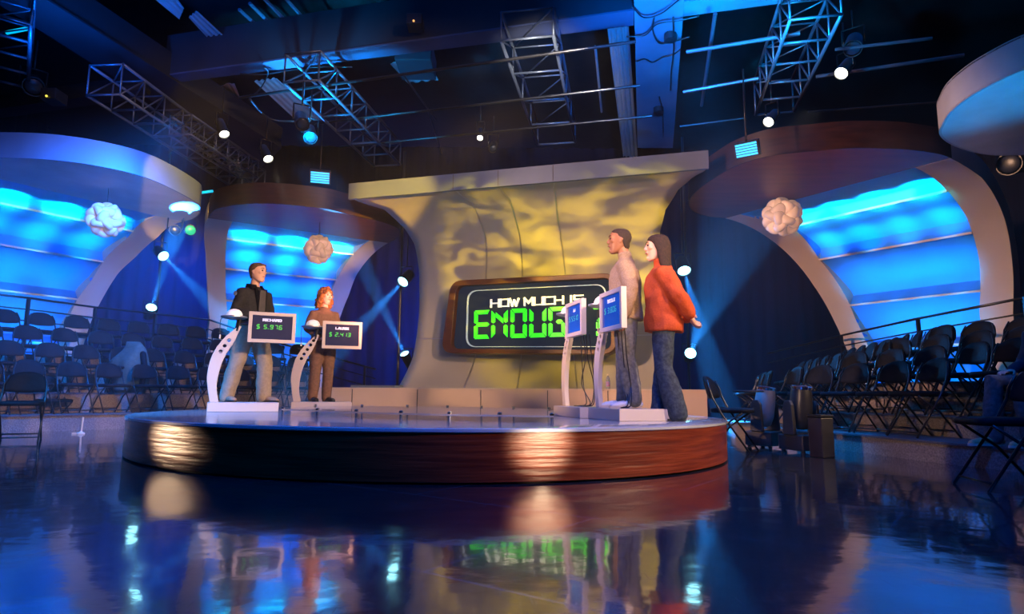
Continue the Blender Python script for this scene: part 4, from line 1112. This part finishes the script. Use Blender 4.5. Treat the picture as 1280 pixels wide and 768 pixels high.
# woman in the orange top
p = V3(aty(832, 525, 6.15), SH)
person('woman with dark shoulder-length hair in a loose orange top and jeans at the stage edge', p, R_(-102), 1.79, dict(female=True,
    J=pose(turn=R_(6), head=(0, -.04, 1.625), neck=(0, .0, 1.465), shL=(.165, 0, 1.37), shR=(-.165, 0, 1.37), elL=(.23, .13, 1.14), wrL=(.12, .24, .97), handL=((-.6, .4, -.6), (0, 1, 0), .5, 1), elR=(-.23, .13, 1.14), wrR=(-.10, .25, .96), handR=((.6, .4, -.6), (0, 1, 0), .5, -1),
           anR=(-.10, -.04, .085), toeR=(-.11, -.20, .03), anL=(.10, .10, .085), toeL=(.12, -.05, .03)),
    skin=skinm('skin_pale', (.66, .38, .27)), lip='lip_fair', hair=cloth('dark_brown_hair', (.014, .007, .005), (.035, .016, .010), 50), hairstyle='bob',
    top=cloth('orange_fleece', (.42, .055, .008), (.50, .075, .012), 60), top_name='fleece_top', top_len=-.13, bulk=.050, collar=.014, fold=.05, w=1.04,
    trousers=cloth('dark_denim', (.015, .026, .045), (.04, .06, .08)), leg=.022, flare=.030, shoe=mat('pale_shoe', (.55, .48, .42), .5), sole='black'))
# seated person at the right edge
p = atz(1256, 560, .20); px_ = V((p.x, p.y, .20))
px_ = V((4.70, 5.60, .20))
JS = pose(pelvis=(0, .02, .50), chest=(0, .06, .84), neck=(0, .05, 1.04), head=(0, .02, 1.20), hiL=(.09, 0, .50), hiR=(-.09, 0, .50), knL=(.13, -.42, .53), knR=(-.12, -.44, .55),
    anL=(.10, -.34, .085), anR=(-.12, -.48, .085), toeL=(.12, -.50, .03), toeR=(-.13, -.65, .03), shL=(.185, .05, .98), shR=(-.185, .05, .98), elL=(.24, .0, .72), elR=(-.24, .0, .72), wrL=(.13, -.24, .64), wrR=(-.13, -.24, .65),
    handL=((-.2, -1, -.1), (0, 0, -1), .3, 1), handR=((.2, -1, -.1), (0, 0, -1), .3, -1))
person('seated person in grey jeans and tan shoes, only legs in view at the right edge', px_, R_(-84), 1.76, dict(J=JS,
    skin=skinm('skin_light', (.55, .34, .25)), lip='lip_fair', hair=cloth('brown_hair2', (.06, .035, .02)), hairstyle='short',
    top=cloth('navy_sweatshirt', (.02, .025, .04)), top_name='sweatshirt', top_len=.0, bulk=.026, fold=.03,
    trousers=cloth('grey_jeans', (.05, .06, .06), (.09, .10, .10)), leg=.022, shoe=cloth('tan_leather', (.50, .30, .13), (.60, .38, .18)), sole='cream'))
HAZE = .007
# ------------------------------------------------------------ ceiling works
def beam_poly(name, label, px, z, h, m_, cat='beam', group=None, kind=None):
    P = [atz(x, y, z) for x, y in px]
    c = sum(P, V((0, 0, 0))) / len(P)
    t = thing(name, label, cat, V3(c, z), 0, group)
    obj('flange', MB().prism([(p.x, p.y) for p in P], z, z + .03), m_, t, world=True)
    Q = [p.lerp(c, 0) for p in P]; a0 = (P[0] + P[-1]) / 2; a1 = (P[1] + P[2]) / 2; d = (a1 - a0).normalized(); s = V((-d.y, d.x, 0)) * .04
    obj('web', MB().prism([((a0 + s).x, (a0 + s).y), ((a1 + s).x, (a1 + s).y), ((a1 - s).x, (a1 - s).y), ((a0 - s).x, (a0 - s).y)], z + .03, z + h), 'girder', t, world=True)
    if kind: t['kind'] = kind
    return t
def boxbeam(label, px, z, h, m_):
    P = [atz(x, y, z) for x, y in px]
    c = sum(P, V((0, 0, 0))) / 4; t = thing('ceiling_girder', label, 'girder', V3(c, z), 0, 'steel girders across the studio ceiling')
    obj('bottom_flange', MB().prism([(p.x, p.y) for p in P], z, z + .03), m_, t, world=True)
    Q = [p + ((P[0] + P[3]) / 2 - p) * .04 if i in (0, 3) else p + ((P[1] + P[2]) / 2 - p) * .04 for i, p in enumerate(P)]
    obj('web_box', MB().prism([(p.x, p.y) for p in Q], z + .03, z + h), 'girder' if h > .2 else m_, t, world=True)  # dark web against a lighter flange paints in the fall of light
    return t
boxbeam('wide grey-blue box girder slanting across the upper left corner', [(-30, -12), (326, 212), (352, 185), (40, -12)], 6.3, .5, 'girder')
boxbeam('long dark girder crossing from the slanting one towards the broad blue-lit one', [(205, 105), (792, 32), (792, 13), (205, 95)], 6.35, .8, 'beam2')
boxbeam('short girder running off the top edge beyond the broad blue-lit one', [(848, 21.5), (1030, -3), (1030, -22), (848, 3)], 6.35, .8, 'beam')
boxbeam('broad blue-lit girder running away above the yellow wall', [(791, -60), (860, -60), (841, 185), (797, 185)], 6.3, .12, 'beam')
boxbeam('low dark girder at the left frame edge above the grey-white canopy', [(-30, 152), (188, 121), (178, 111), (-30, 140)], 6.2, .3, 'girder')
# corrugated roof strips
def deck(label, px, z, ribs):
    P = [atz(x, y, z) for x, y in px]
    o = [P[0].lerp(P[1], i / ribs) for i in range(ribs + 1)]; q = [P[3].lerp(P[2], i / ribs) for i in range(ribs + 1)]
    rows = [[], []]
    for i in range(ribs * 4 + 1):
        u = i / (ribs * 4); dz = .03 * (1 if (i % 4) in (1, 2) else 0)
        rows[0].append(V3(P[0].lerp(P[1], u), z + dz)); rows[1].append(V3(P[3].lerp(P[2], u), z + dz))
    ob = obj('roof_deck_strip', MB().grid(rows), 'deck'); s = ob.modifiers.new('thick', 'SOLIDIFY'); s.thickness = .01
    return tag(ob, label, 'roof panel', 'corrugated roof strips between girders')
deck('ribbed pale roof strip beside the broad blue-lit girder', [(759, 36), (786, 33), (797, 196), (779, 196)], 7.0, 4)
deck('bright blue-lit roof strip near the top left, lower piece', [(236, 22), (247, 14), (303, 66), (282, 72)], 7.0, 3)
deck('bright blue-lit roof strip cut by the top frame edge', [(190, -4), (214, -12), (230, 10), (224, 24)], 7.0, 3)
deck('blue-lit roof strip just under the long dark girder', [(240, 114), (293, 104), (300, 122), (270, 132)], 7.0, 4)
deck('pale blue roof strip behind the lit left truss', [(318, 102), (346, 98), (402, 150), (372, 152)], 7.0, 4)
deck('dim blue roof strip between girder and leftmost truss', [(488, 80), (535, 72), (548, 100), (510, 104)], 7.2, 3)
def pipe_px(label, a, b, z, r=.024, name='rigging_pipe', m_='blackmetal', group='thin pipes of the lighting grid'):
    o = obj(name, MB().tube(atz(*a, z), atz(*b, z), r), m_, smooth=True, auto=40); return tag(o, label, 'pipe', group)
pipe_px('rigging pipe nearest under the long dark girder', (300, 122), (795, 52), 5.7)
pipe_px('rigging pipe crossing the lit left truss', (392, 155), (800, 107), 5.7)
pipe_px('rigging pipe lowest above the yellow wall', (425, 184), (815, 145), 5.7)
pipe_px('bright blue-lit pipe crossing the tangled truss, upper', (858, 65), (1000, 42), 5.8, .03, m_='alu')
pipe_px('bright blue-lit pipe crossing the tangled truss, lower', (854, 115), (948, 98), 5.8, .03, m_='alu')
pipe_px('thin pipe over the small upright cross pipe', (850, 158), (930, 148), 5.8)
pipe_px('bright upright-looking pipe left of the tangled truss', (894, 17), (877, 132), 6.1, .03, m_='alu')
pipe_px('dim blue pipe right of the tangled truss, upper', (1044, 62), (1165, 48), 5.9, .025, m_='alu')
pipe_px('dim blue pipe right of the tangled truss, lower', (1020, 96), (1205, 69), 5.9, .03, m_='alu')
pipe_px('thin dark pipe in front of the walnut canopy bay', (1010, 140), (1170, 128), 5.6, .02)
for k, (a, b) in enumerate((((299, 12), (352, 60)), ((312, 4), (366, 58)), ((326, -6), (386, 56)), ((355, -4), (404, 50)))):
    pipe_px(['first', 'second', 'third', 'fourth'][k] + ' blue conduit, counted from the left, above the long dark girder', a, b, 7.2, .03, 'conduit', 'beam', 'blue conduits near the top edge')
pipe_px('thin slanting pipe right of the small dark roof vent', (505, 95), (545, 150), 6.0, .015)
pipe_px('second thin slanting pipe above the dark centre of the wall', (535, 137), (552, 192), 6.0, .015)
pipe_px('slim upright-looking pipe between ladder truss and ribbed roof strip', (744, 58), (752, 140), 6.0, .02, m_='steel')
def truss(label, a0, a1, width, z, h, bays, side=None, m_='alu', r=.026):
    A_, B_ = atz(*a0, z), atz(*a1, z); d = (B_ - A_); L_ = d.length; d /= L_; s = V((-d.y, d.x, 0)) * width
    t = thing('lighting_truss', label, 'truss', A_, 0, 'box trusses of the lighting rig')
    up = V((0, 0, h))
    C = [(A_, B_), (A_ + s, B_ + s), (A_ + up, B_ + up), (A_ + s + up, B_ + s + up)]
    for a, b in C: obj('chord', MB().tube(a, b, r), m_, t, world=True, smooth=True)
    mb = MB()
    for k in range(bays + 1):
        p = A_ + d * (L_ * k / bays); q = A_ + d * (L_ * min(bays, k + 1) / bays)
        mb.tube(p, p + s, r * .8, 6); mb.tube(p + up, p + s + up, r * .6, 6); mb.tube(p, p + up, r * .6, 6); mb.tube(p + s, p + s + up, r * .6, 6)
        if k < bays:
            mb.tube(p, q + up, r * .55, 6); mb.tube(p + s, q + s + up, r * .55, 6); mb.tube(p + up, q + s + up, r * .5, 6)
    obj('lacing', mb, m_, t, world=True, smooth=True)
    return t
truss('ladder-like truss with grey rungs hanging above the yellow wall', (692, 45), (719, 178), .78, 5.8, .45, 4)
truss('bright blue-lit truss above the second canopy', (398, 100), (500, 206), .60, 5.6, .5, 6)
truss('tangled cyan-lit truss near the top right', (1052, 18), (992, 140), .62, 5.5, .6, 5)
truss('dark blue truss beyond the first grey-white canopy', (150, 118), (330, 240), .55, 5.2, .5, 9)
truss('blue-lit truss running behind the small round spotlight over the second canopy', (238, 168), (322, 222), .4, 5.0, .35, 6, r=.02)
truss('dim truss at the left frame edge', (38, 30), (35, 110), .5, 5.55, .5, 4)
# loose cables over the girders
random.seed(11)
def cable(label, pts, z, r=.012):
    P = [atz(x, y, z - (.0)) for x, y in pts]
    return tag(obj('rigging_cable', MB().pipe(catmull(P, 6), r, 6), 'black', smooth=True), label, 'cable', 'loose cables of the lighting rig')
cable('loose black cable looping over the broad girder, nearest the top', [(790, 8), (805, 22), (826, 17), (846, 2), (856, -6)], 6.2)
cable('loose black cable hanging in a wide loop over the broad girder', [(783, 46), (806, 44), (822, 30), (848, 26), (874, 20)], 6.2)
cable('black cable crossing from the broad girder to the pale pipe', [(818, 22), (816, 38), (824, 54), (842, 52), (862, 46)], 6.2)
cable('twisted black cable strapped across the broad girder', [(796, 77), (806, 74), (816, 78), (828, 72), (842, 68), (850, 62)], 6.2)
cable('black cable running down the far edge of the broad girder', [(841, 22), (842, 60), (839, 90), (838, 112)], 6.2)
cable('thin black cable along the lower half of the broad girder', [(824, 121), (828, 138), (829, 170)], 6.2)
cable('black cable loop at the left end of the long girder', [(300, 92), (330, 93), (360, 88), (395, 84), (440, 84)], 6.2)
cable('black cable loop left of the lit truss', [(312, 124), (326, 110), (335, 92), (330, 84)], 6.2)
cable('curved blue-lit cable sagging under the left truss', [(312, 124), (326, 140), (342, 150), (368, 152)], 5.6, .02)
# box fittings on the broad girder
for k, (x, y) in enumerate(((838, 47), (823, 138))):
    p = atz(x, y, 6.22); tag(obj('cable_drum', MB().lathe([(.06, -.06), (.10, -.05), (.10, .05), (.06, .07)], p, 14), 'black', smooth=True, auto=40), ['round black fitting under the broad girder near its far edge', 'round black fitting under the broad girder, lower one'][k], 'fitting')
# dark roof vent
p = atz(520, 88, 6.9); tag(obj('roof_vent', MB().box((p.x - .35, p.y - .4, 6.9), (p.x + .35, p.y + .4, 7.3)), 'girder', bevel=.02), 'small dim blue box vent under the dark roof', 'vent')

# -------------------------------------------------------- hanging fixtures
def aim_matrix(loc, target):
    d = (V(target) - V(loc)).normalized(); return d.to_track_quat('-Z', 'Y').to_matrix().to_4x4()
def fixture(label, px, py, Y, target, lens, rad=.10, hang=1.2, group=None, name='spotlight', power=0, col=(1, 1, 1), cone=20, blend=.4, size=.05, body_len=.38):
    c = aty(px, py, Y)
    t = thing(name, label, 'stage light', c, 0, group)
    Mx = aim_matrix(c, target)
    def put(nm, mb, m_, **k):
        mb.bm.transform(Mx); return obj(nm, mb, m_, t, **k)
    put('can', MB().lathe([(rad * .55, body_len), (rad * .95, body_len * .9), (rad * 1.05, body_len * .4), (rad * 1.12, .01), (rad * 1.12, -.03), (rad * 1.02, -.03), (rad * 1.0, .005)], (0, 0, 0), 22), 'black', smooth=True, auto=40)
    put('lens', MB().lathe([(rad * 1.0, -.002), (rad * .8, -.014), (rad * .4, -.024), (rad * .05, -.026)], (0, 0, 0), 22), lens, smooth=True)
    y = MB(); s = (Mx @ V((1, 0, 0))); s = V((s.x, s.y, 0)).normalized() * rad * 1.3
    m0 = (Mx @ V((0, 0, body_len * .45)))
    y.tube(m0 - s, m0 - s + V((0, 0, .26)), .012, 6); y.tube(m0 + s, m0 + s + V((0, 0, .26)), .012, 6); y.tube(m0 - s + V((0, 0, .26)), m0 + s + V((0, 0, .26)), .012, 6)
    if hang > 0: y.tube(m0 + V((0, 0, .26)), m0 + V((0, 0, .26 + hang)), .014, 6)
    obj('yoke', y, 'blackmetal', t, smooth=True)
    if power:
        spot(c + (V(target) - c).normalized() * .06, target, power, col, cone, blend, size)
    return t
LIGHTN = [0]
def spot(loc, target, power, col, cone, blend=.3, size=.1):
    l = bpy.data.lights.new('spot_beam', 'SPOT'); l.energy = power; l.color = col; l.spot_size = R_(cone); l.spot_blend = blend; l.shadow_soft_size = size
    o = bpy.data.objects.new('spot_beam', l); COL.objects.link(o); o.location = loc
    o.rotation_euler = (V(target) - V(loc)).to_track_quat('-Z', 'Y').to_euler(); return o
def area(loc, target, power, col, sx, sy=None, spread=180):
    l = bpy.data.lights.new('blue_fill', 'AREA'); l.energy = power; l.color = col; l.size = sx; l.spread = R_(spread)
    if sy: l.shape = 'RECTANGLE'; l.size_y = sy
    o = bpy.data.objects.new('blue_fill', l); COL.objects.link(o); o.location = loc
    o.rotation_euler = (V(target) - V(loc)).to_track_quat('-Z', 'Y').to_euler(); return o
BL_ = (.02, .28, 1.0)
GB = 'blue stage spotlights in the dark gaps'
BEAM = 30000
fixture('round blue spotlight, upper of the two in the gap right of the first canopy', 204, 320, 14.5, aty(262, 378, 13.4), 'lens_blue', .115, 1.6, GB, power=BEAM, col=BL_, cone=9, size=.03)
fixture('round blue spotlight, lower of the two in the gap right of the first canopy', 189, 385, 14.5, aty(228, 268, 12.4), 'lens_blue', .11, 0, GB, power=BEAM, col=BL_, cone=9, size=.03)
fixture('round blue spotlight, upper of the two in the gap left of the yellow wall', 504, 352, 14.5, aty(430, 430, 12.8), 'lens_blue', .125, 1.6, GB, power=BEAM, col=BL_, cone=11, size=.03)
fixture('round blue spotlight, lower of the two in the gap left of the yellow wall', 506, 443, 14.5, aty(455, 335, 13.0), 'lens_blue', .10, 0, GB, power=BEAM, col=BL_, cone=11, size=.03)
fixture('round blue spotlight, upper of the two beside the orange-topped woman', 855, 338, 13.5, aty(892, 470, 11.6), 'lens_blue', .135, 1.7, GB, power=BEAM, col=BL_, cone=12, size=.03)
fixture('round blue spotlight, lower of the two beside the orange-topped woman', 863, 442, 13.5, aty(890, 372, 10.5), 'lens_blue', .115, 0, GB, power=BEAM * .5, col=BL_, cone=12, size=.03)
for i, (a, b) in enumerate((((203, 300), (203, 420)), ((502, 320), (503, 450)), ((856, 290), (864, 440)))):
    Y = 14.75 if i < 2 else 13.75; A_, B_ = aty(*a, Y), aty(*b, Y)
    tag(obj('lighting_pole', MB().tube((A_.x, Y, 0), (A_.x, Y, 6.4), .03), 'black', smooth=True, auto=40), ['dark upright pole carrying the two blue spotlights right of the first canopy', 'dark upright pole carrying the two blue spotlights left of the yellow wall', 'dark upright pole carrying the two blue spotlights beside the orange-topped woman'][i], 'pole')
GW = 'warm white spotlights on the ceiling rig'
fixture('bright white spotlight left under the slanting girder', 280, 167, 11.2, (-2.5, 9.2, .3), 'lens_warm', .085, .5, GW, power=500, col=(1, .95, .75), cone=12, size=.03)
fixture('bright white spotlight over the second canopy', 335, 198, 11.8, (-1.8, 9.4, .3), 'lens_warm', .085, .5, GW, power=500, col=(1, .95, .75), cone=12, size=.03)
fixture('small yellowish spotlight alone above the yellow wall', 600, 172, 12.6, (-.8, 8.0, .4), 'lens_warm', .06, .4, GW, power=120, col=(1, .9, .6), cone=12)
fixture('bright white spotlight highest, over the walnut canopy bay', 1052, 91, 9.4, (.6, 6.5, .3), 'lens_warm', .095, .5, GW, power=350, col=(1, .95, .8), cone=14)
fixture('bright white spotlight just above the louvred floodlight', 961, 152, 10.4, (.2, 6.8, .3), 'lens_warm', .085, .5, GW, power=350, col=(1, .95, .8), cone=14)
fixture('round fitting with unlit clear lens beside the green one', 219, 288, 12.9, (-1, 4, 1.5), 'lens_dim', .10, .7, 'unlit and green round fittings by the first canopy')
fixture('round fitting glowing green in the gap right of the first canopy', 238, 288, 12.9, (-1, 4, 1.5), 'lens_green', .10, .7, 'unlit and green round fittings by the first canopy')
fixture('unlit dark round fitting near the small yellowish spotlight', 616, 186, 12.6, (-.8, 6, .4), 'lens_dim', .08, .4)
fixture('dark profile spotlight hanging against the lit left truss', 388, 172, 10.2, (-1.5, 6, .3), 'lens_dim', .10, .5)
fixture('dark profile spotlight hanging in front of the first pipes', 378, 155, 9.6, (-1.0, 5, .3), 'lens_dim', .10, .4)
fixture('dark profile spotlight beside the highest white spotlight', 1066, 60, 9.2, (2, 5, .3), 'lens_dim', .12, .3)
fixture('black spotlight with a big dark lens behind the upper right canopy', 1262, 205, 9.6, (1, 5, 2.6), 'lens_dim', .16, .5)
fixture('dark spotlight at the left frame edge with a tiny yellow light', 42, 108, 9.8, (-2, 4, .3), 'lens_dim', .14, .5)
def flood(label, px, py, Y, target, sc=1.0):
    c = aty(px, py, Y); t = thing('louvred_floodlight', label, 'stage light', c, 0, 'louvred floodlights')
    Mx = aim_matrix(c, target)
    mb = MB().box((-.19 * sc, -.13 * sc, 0), (.19 * sc, .13 * sc, .16 * sc)); mb.bm.transform(Mx); obj('housing', mb, 'black', t)
    mb = MB().box((-.17 * sc, -.11 * sc, -.006), (.17 * sc, .11 * sc, -.002)); mb.bm.transform(Mx); obj('light_face', mb, LF, t)
    for k in range(6):
        mb = MB().box((-.18 * sc, (-.11 + k * .044) * sc - .004, -.035), (.18 * sc, (-.11 + k * .044) * sc + .004, -.004)); mb.bm.transform(Mx); obj('louvre', mb, 'blackmetal', t)
    obj('hanger', MB().tube((0, 0, .1), (0, 0, 1.2), .014), 'blackmetal', t, smooth=True)
LF = glow('flood_blue', (.05, .55, 1.0), 1.6)
flood('louvred blue floodlight over the second canopy', 400, 222, 12.4, (-2.2, 6, 1.5), 1.05)
flood('louvred blue floodlight above the walnut canopy bay', 933, 187, 8.6, (0.8, 5, 2.0), .85)
for x, y, m_, lb in ((517, 26, 'orange_led', 'tiny orange pilot light high on the dark ceiling'), (58, 120, 'yellow_led', 'tiny yellow pilot light on the dark spotlight at the left')):
    c = aty(x, y, 9.4); tag(obj('pilot_light', MB().ball(c, .018, 10, 6), m_, smooth=True), lb, 'light')
    tag(obj('pilot_box', MB().box((c.x - .12, c.y + .02, c.z - .03), (c.x + .12, c.y + .3, c.z + .15)), 'black', bevel=.01), lb.replace('tiny', 'small black box carrying the').replace('pilot light', 'light'), 'box')
tag(obj('cyan_tube_light', MB().tube(aty(8, 41, 9.5), aty(38, 35, 9.5), .03), glow('tube_cyan', (.0, .55, .9), 1.0), smooth=True), 'short cyan glowing tube at the upper left corner', 'light')
tag(obj('cyan_tube_light', MB().tube(aty(251, 241, 13.4), aty(266, 239, 13.4), .03), glow('tube_cyan2', (.0, .55, .9), 1.0), smooth=True), 'short cyan glowing tube between the first two canopies', 'light')

# ---------------------------------------------------------------- lighting
WARM = (1.0, .66, .40)
spot((8.2, 2.4, 4.4), (.2, 7.0, .9), 3500, WARM, 34, .3, .12)
spot((3.4, -.6, 4.0), (-2.9, 8.6, 1.5), 620, WARM, 20, .4, .12)
spot((3.36, 0.0, .62), (.22, 4.52, 0.27), 3000, WARM, 5.5, 1, .05)                # low narrow spots added to make the rim glints
spot((-8.6, 5.9, .62), (-2.7, 5.1, 0.22), 1800, WARM, 4, 1, .05)
spot((5.2, -1.6, 4.6), (-5.2, 13, 2.2), 6000, (1, .58, .36), 36, .5, .2)      # ribs at the left
spot((-7.6, 3.2, 3.9), (6.0, 11.5, 2.4), 7000, (1, .56, .34), 36, .5, .2)     # ribs at the right
# unseen blue fill added from the sides and above
PB = (.0, .16, 1.0)
spot((-5.6, 5.0, 3.4), (-4.6, 7.2, .0), 3200, (0, .26, 1), 62, .9, .2)
spot((2.0, 7.4, 6.2), (3.1, 8.0, .0), 5200, (0, .26, 1), 26, .6, .2)
spot((0, 1.5, 7.5), (0, 3.2, 0), 2600, (0, .12, 1), 95, .9, .3)
area((0, 8, 8.0), (0, 8, 0), 190, PB, 16, 12)  # broad overhead fill added for the general blue
area((0, -2.5, 6.2), (0, 3, 0), 20, PB, 8, 6)
spot((-6.5, 8.5, 4.9), (-6.5, 9.5, 8), 500, PB, 120, .9, .2)                 # unseen spots added to light the girders and trusses
spot((1.8, 7.6, 4.7), (2.1, 9.9, 6.3), 1700, (0, .22, 1), 80, .8, .1)
spot((-3.4, 9.8, 4.6), (-3.2, 10.8, 6.2), 1500, (0, .40, 1), 90, .8, .1)
spot((3.0, 7.3, 4.6), (3.7, 8.3, 6.2), 1500, (0, .40, 1), 90, .8, .1)
spot((1.5, 3.5, 3.2), atz(462, 264, 4.42), 16000, (1, .55, .04), 10, .7, .05)     # golden patches on the fascias
spot((-1.0, 2.5, 3.4), atz(224, 230, 4.40), 15000, (1, .60, .03), 7, .15, .05)
spot((-4.8, 8.8, 4.5), (-9.0, 11.0, .8), 4500, (0, .17, 1), 100, .9, .3)
spot((-6.5, 15.2, .6), (-5.5, 19, 2.6), 3000, (0, .12, 1), 130, 1, .3)
spot((-9.6, 16, 5.2), (-10.6, 19, 2.5), 3000, (0, .12, 1), 120, 1, .3)
spot((0, 16, .6), (-1.8, 19, 2.6), 2600, (0, .12, 1), 120, 1, .3)
spot((5.2, 15, .6), (5.0, 19, 2.6), 250, (0, .12, 1), 120, 1, .3)
spot((7.2, 6.6, 4.6), (5.2, 8.0, .3), 700, (0, .2, 1), 90, .9, .2)
spot((1.0, 4.0, 4.4), (-2.2, 12.5, 2.0), 900, (1, .60, .38), 14, .6, .1)
def gobo(loc, target, power, cone, col, scale, rot, lo, hi, stretch=(1, 1, 1)):
    o = spot(loc, target, power, col, cone, .5, .02); l = o.data; l.use_nodes = True
    nt = l.node_tree; N = nt.nodes; L = nt.links; em = N['Emission']
    tc = N.new('ShaderNodeTexCoord'); mp = N.new('ShaderNodeMapping'); mp.inputs['Rotation'].default_value = (0, 0, rot); mp.inputs['Scale'].default_value = stretch
    nz = N.new('ShaderNodeTexNoise'); nz.inputs['Scale'].default_value = scale; nz.inputs['Detail'].default_value = 3; nz.inputs['Distortion'].default_value = .6
    r_ = N.new('ShaderNodeMapRange'); r_.inputs[1].default_value = lo; r_.inputs[2].default_value = hi
    L.new(tc.outputs['Normal'], mp.inputs[0]); L.new(mp.outputs[0], nz.inputs['Vector']); L.new(nz.outputs['Fac'], r_.inputs[0]); L.new(r_.outputs[0], em.inputs['Strength'])
    return o
YL = (1.0, .64, .0)
gobo((-3.6, 3.2, 2.5), wpt(WL * .42, 2.2, 3.15), 9500, 21, YL, 12, .5, .44, .64, (1, 2.4, 1))
gobo((3.2, 2.0, 2.5), wpt(WL * .66, 2.2, 3.15), 10500, 21, YL, 12, -.6, .44, .64, (1, 2.4, 1))
gobo((-.3, 2.2, 2.6), wpt(WL * .5, 2.2, 2.0), 3500, 20, YL, 9, .2, .42, .66, (1, 1.6, 1))
spot((1.2, 1.0, 3.4), wpt(WL * .5, 2.2, 1.9), 420, (1, .80, .66), 30, .6, .2)
spot((-2.0, 0.5, 3.4), (0, 11, 4.4), 700, (.08, .30, 1), 34, .6, .2)
spot((2.0, 0, 2.2), V3((e0 + e1) / 2, .5), 900, (1, .62, .40), 26, .5, .1)
def bay_fill_spots(p, nmul, pw, lat=None):  # unseen spots floating before the ledges, added to light the panels
    zs = p['zs']
    for k in range(len(zs) - 1):
        zb_ = zs[k + 1]; z = zb_ + .10
        a, b = p['ln'](zb_), p['lf'](zb_); n_ = p['n']
        for i in range(nmul):
            f = (i + .5) / nmul; l_ = a + (b - a) * f
            zc_ = (zs[k] + zb_) / 2
            c = p['pt'](l_, p['off'](zb_) - .40, max(.15, zb_ - .14))
            tg = p['pt'](l_, p['off'](zc_) + .25, zc_ + .08)
            spot(c, tg, pw * (1.5, .75, .48, .42, .42)[k], (0, .34 if k else .80, 1.0), 98, 1, .1)
bay_fill_spots(podR, 4, 120); bay_fill_spots(podB, 3, 165); bay_fill_spots(podA, 4, 125)
spot((5.0, 6.8, 1.6), (5.2, 7.0, 4.2), 260, (0, .36, 1), 70, .6, .1)
spot((-4.5, 4.6, 3.2), (1.0, 6.6, 1.3), 750, (.10, .22, 1), 17, .6, .1)      # lilac cross light on the right-hand lecterns
spot((-2.5, .8, 1.6), (4.1, 7.2, .12), 900, (1, .66, .42), 11, .2, .05)
spot((2.2, 14.4, 3.6), (5.0, 8.5, .8), 1500, (0, .30, 1), 60, .7, .1)
spot((2.2, 5.6, 1.2), (4.6, 10.6, 4.2), 520, (1, .34, .18), 46, .8, .2)  # unseen reddish spots added to warm the canopy undersides
spot((-1.4, 8.0, 1.0), (-4.2, 12.4, 4.2), 600, (1, .34, .22), 40, .8, .2)
spot((1.5, 1.0, 2.8), (-6.9, 10.2, .3), 420, (1, .66, .42), 16, .4, .1)
spot((.3, 7.2, 4.9), (.5, 10.5, 5.8), 1300, (1, .85, .7), 46, .7, .1)
# thin stage haze
hz = MB().box((-13.2, 6.5, .02), (13.2, 18.6, 4.75))
hm = bpy.data.materials.new('stage_haze'); hm.use_nodes = True; nt = hm.node_tree; nt.nodes.remove(nt.nodes['Principled BSDF'])
vs = nt.nodes.new('ShaderNodeVolumeScatter'); vs.inputs['Density'].default_value = HAZE; vs.inputs['Anisotropy'].default_value = .35
nt.links.new(vs.outputs[0], nt.nodes['Material Output'].inputs['Volume'])
tag(obj('haze', hz, hm), 'thin theatrical haze filling the studio air', 'haze', kind='stuff')
h2 = MB().box((-13.0, 7.2, .03), (-5.0, 13.2, 3.9)); hm2 = hm.copy(); [n for n in hm2.node_tree.nodes if n.type == 'VOLUME_SCATTER'][0].inputs['Density'].default_value = .018  # extra volume added to deepen the blue at the left
tag(obj('haze', h2, hm2), 'denser haze box added to strengthen the blue over the left-hand seats', 'haze', kind='stuff')

w = bpy.data.worlds.new('studio_dark'); SC.world = w; w.use_nodes = True
w.node_tree.nodes['Background'].inputs[0].default_value = (.02, .06, .25, 1); w.node_tree.nodes['Background'].inputs[1].default_value = .02
SC.view_settings.view_transform = 'Standard'; SC.view_settings.look = 'None'; SC.view_settings.exposure = 0; SC.view_settings.gamma = 1
SC.view_settings.use_curve_mapping = False
try:
    SC.cycles.use_denoising = True; SC.cycles.sample_clamp_indirect = 4; SC.cycles.sample_clamp_direct = 0
    SC.cycles.max_bounces = 8; SC.cycles.volume_bounces = 0
except Exception: pass
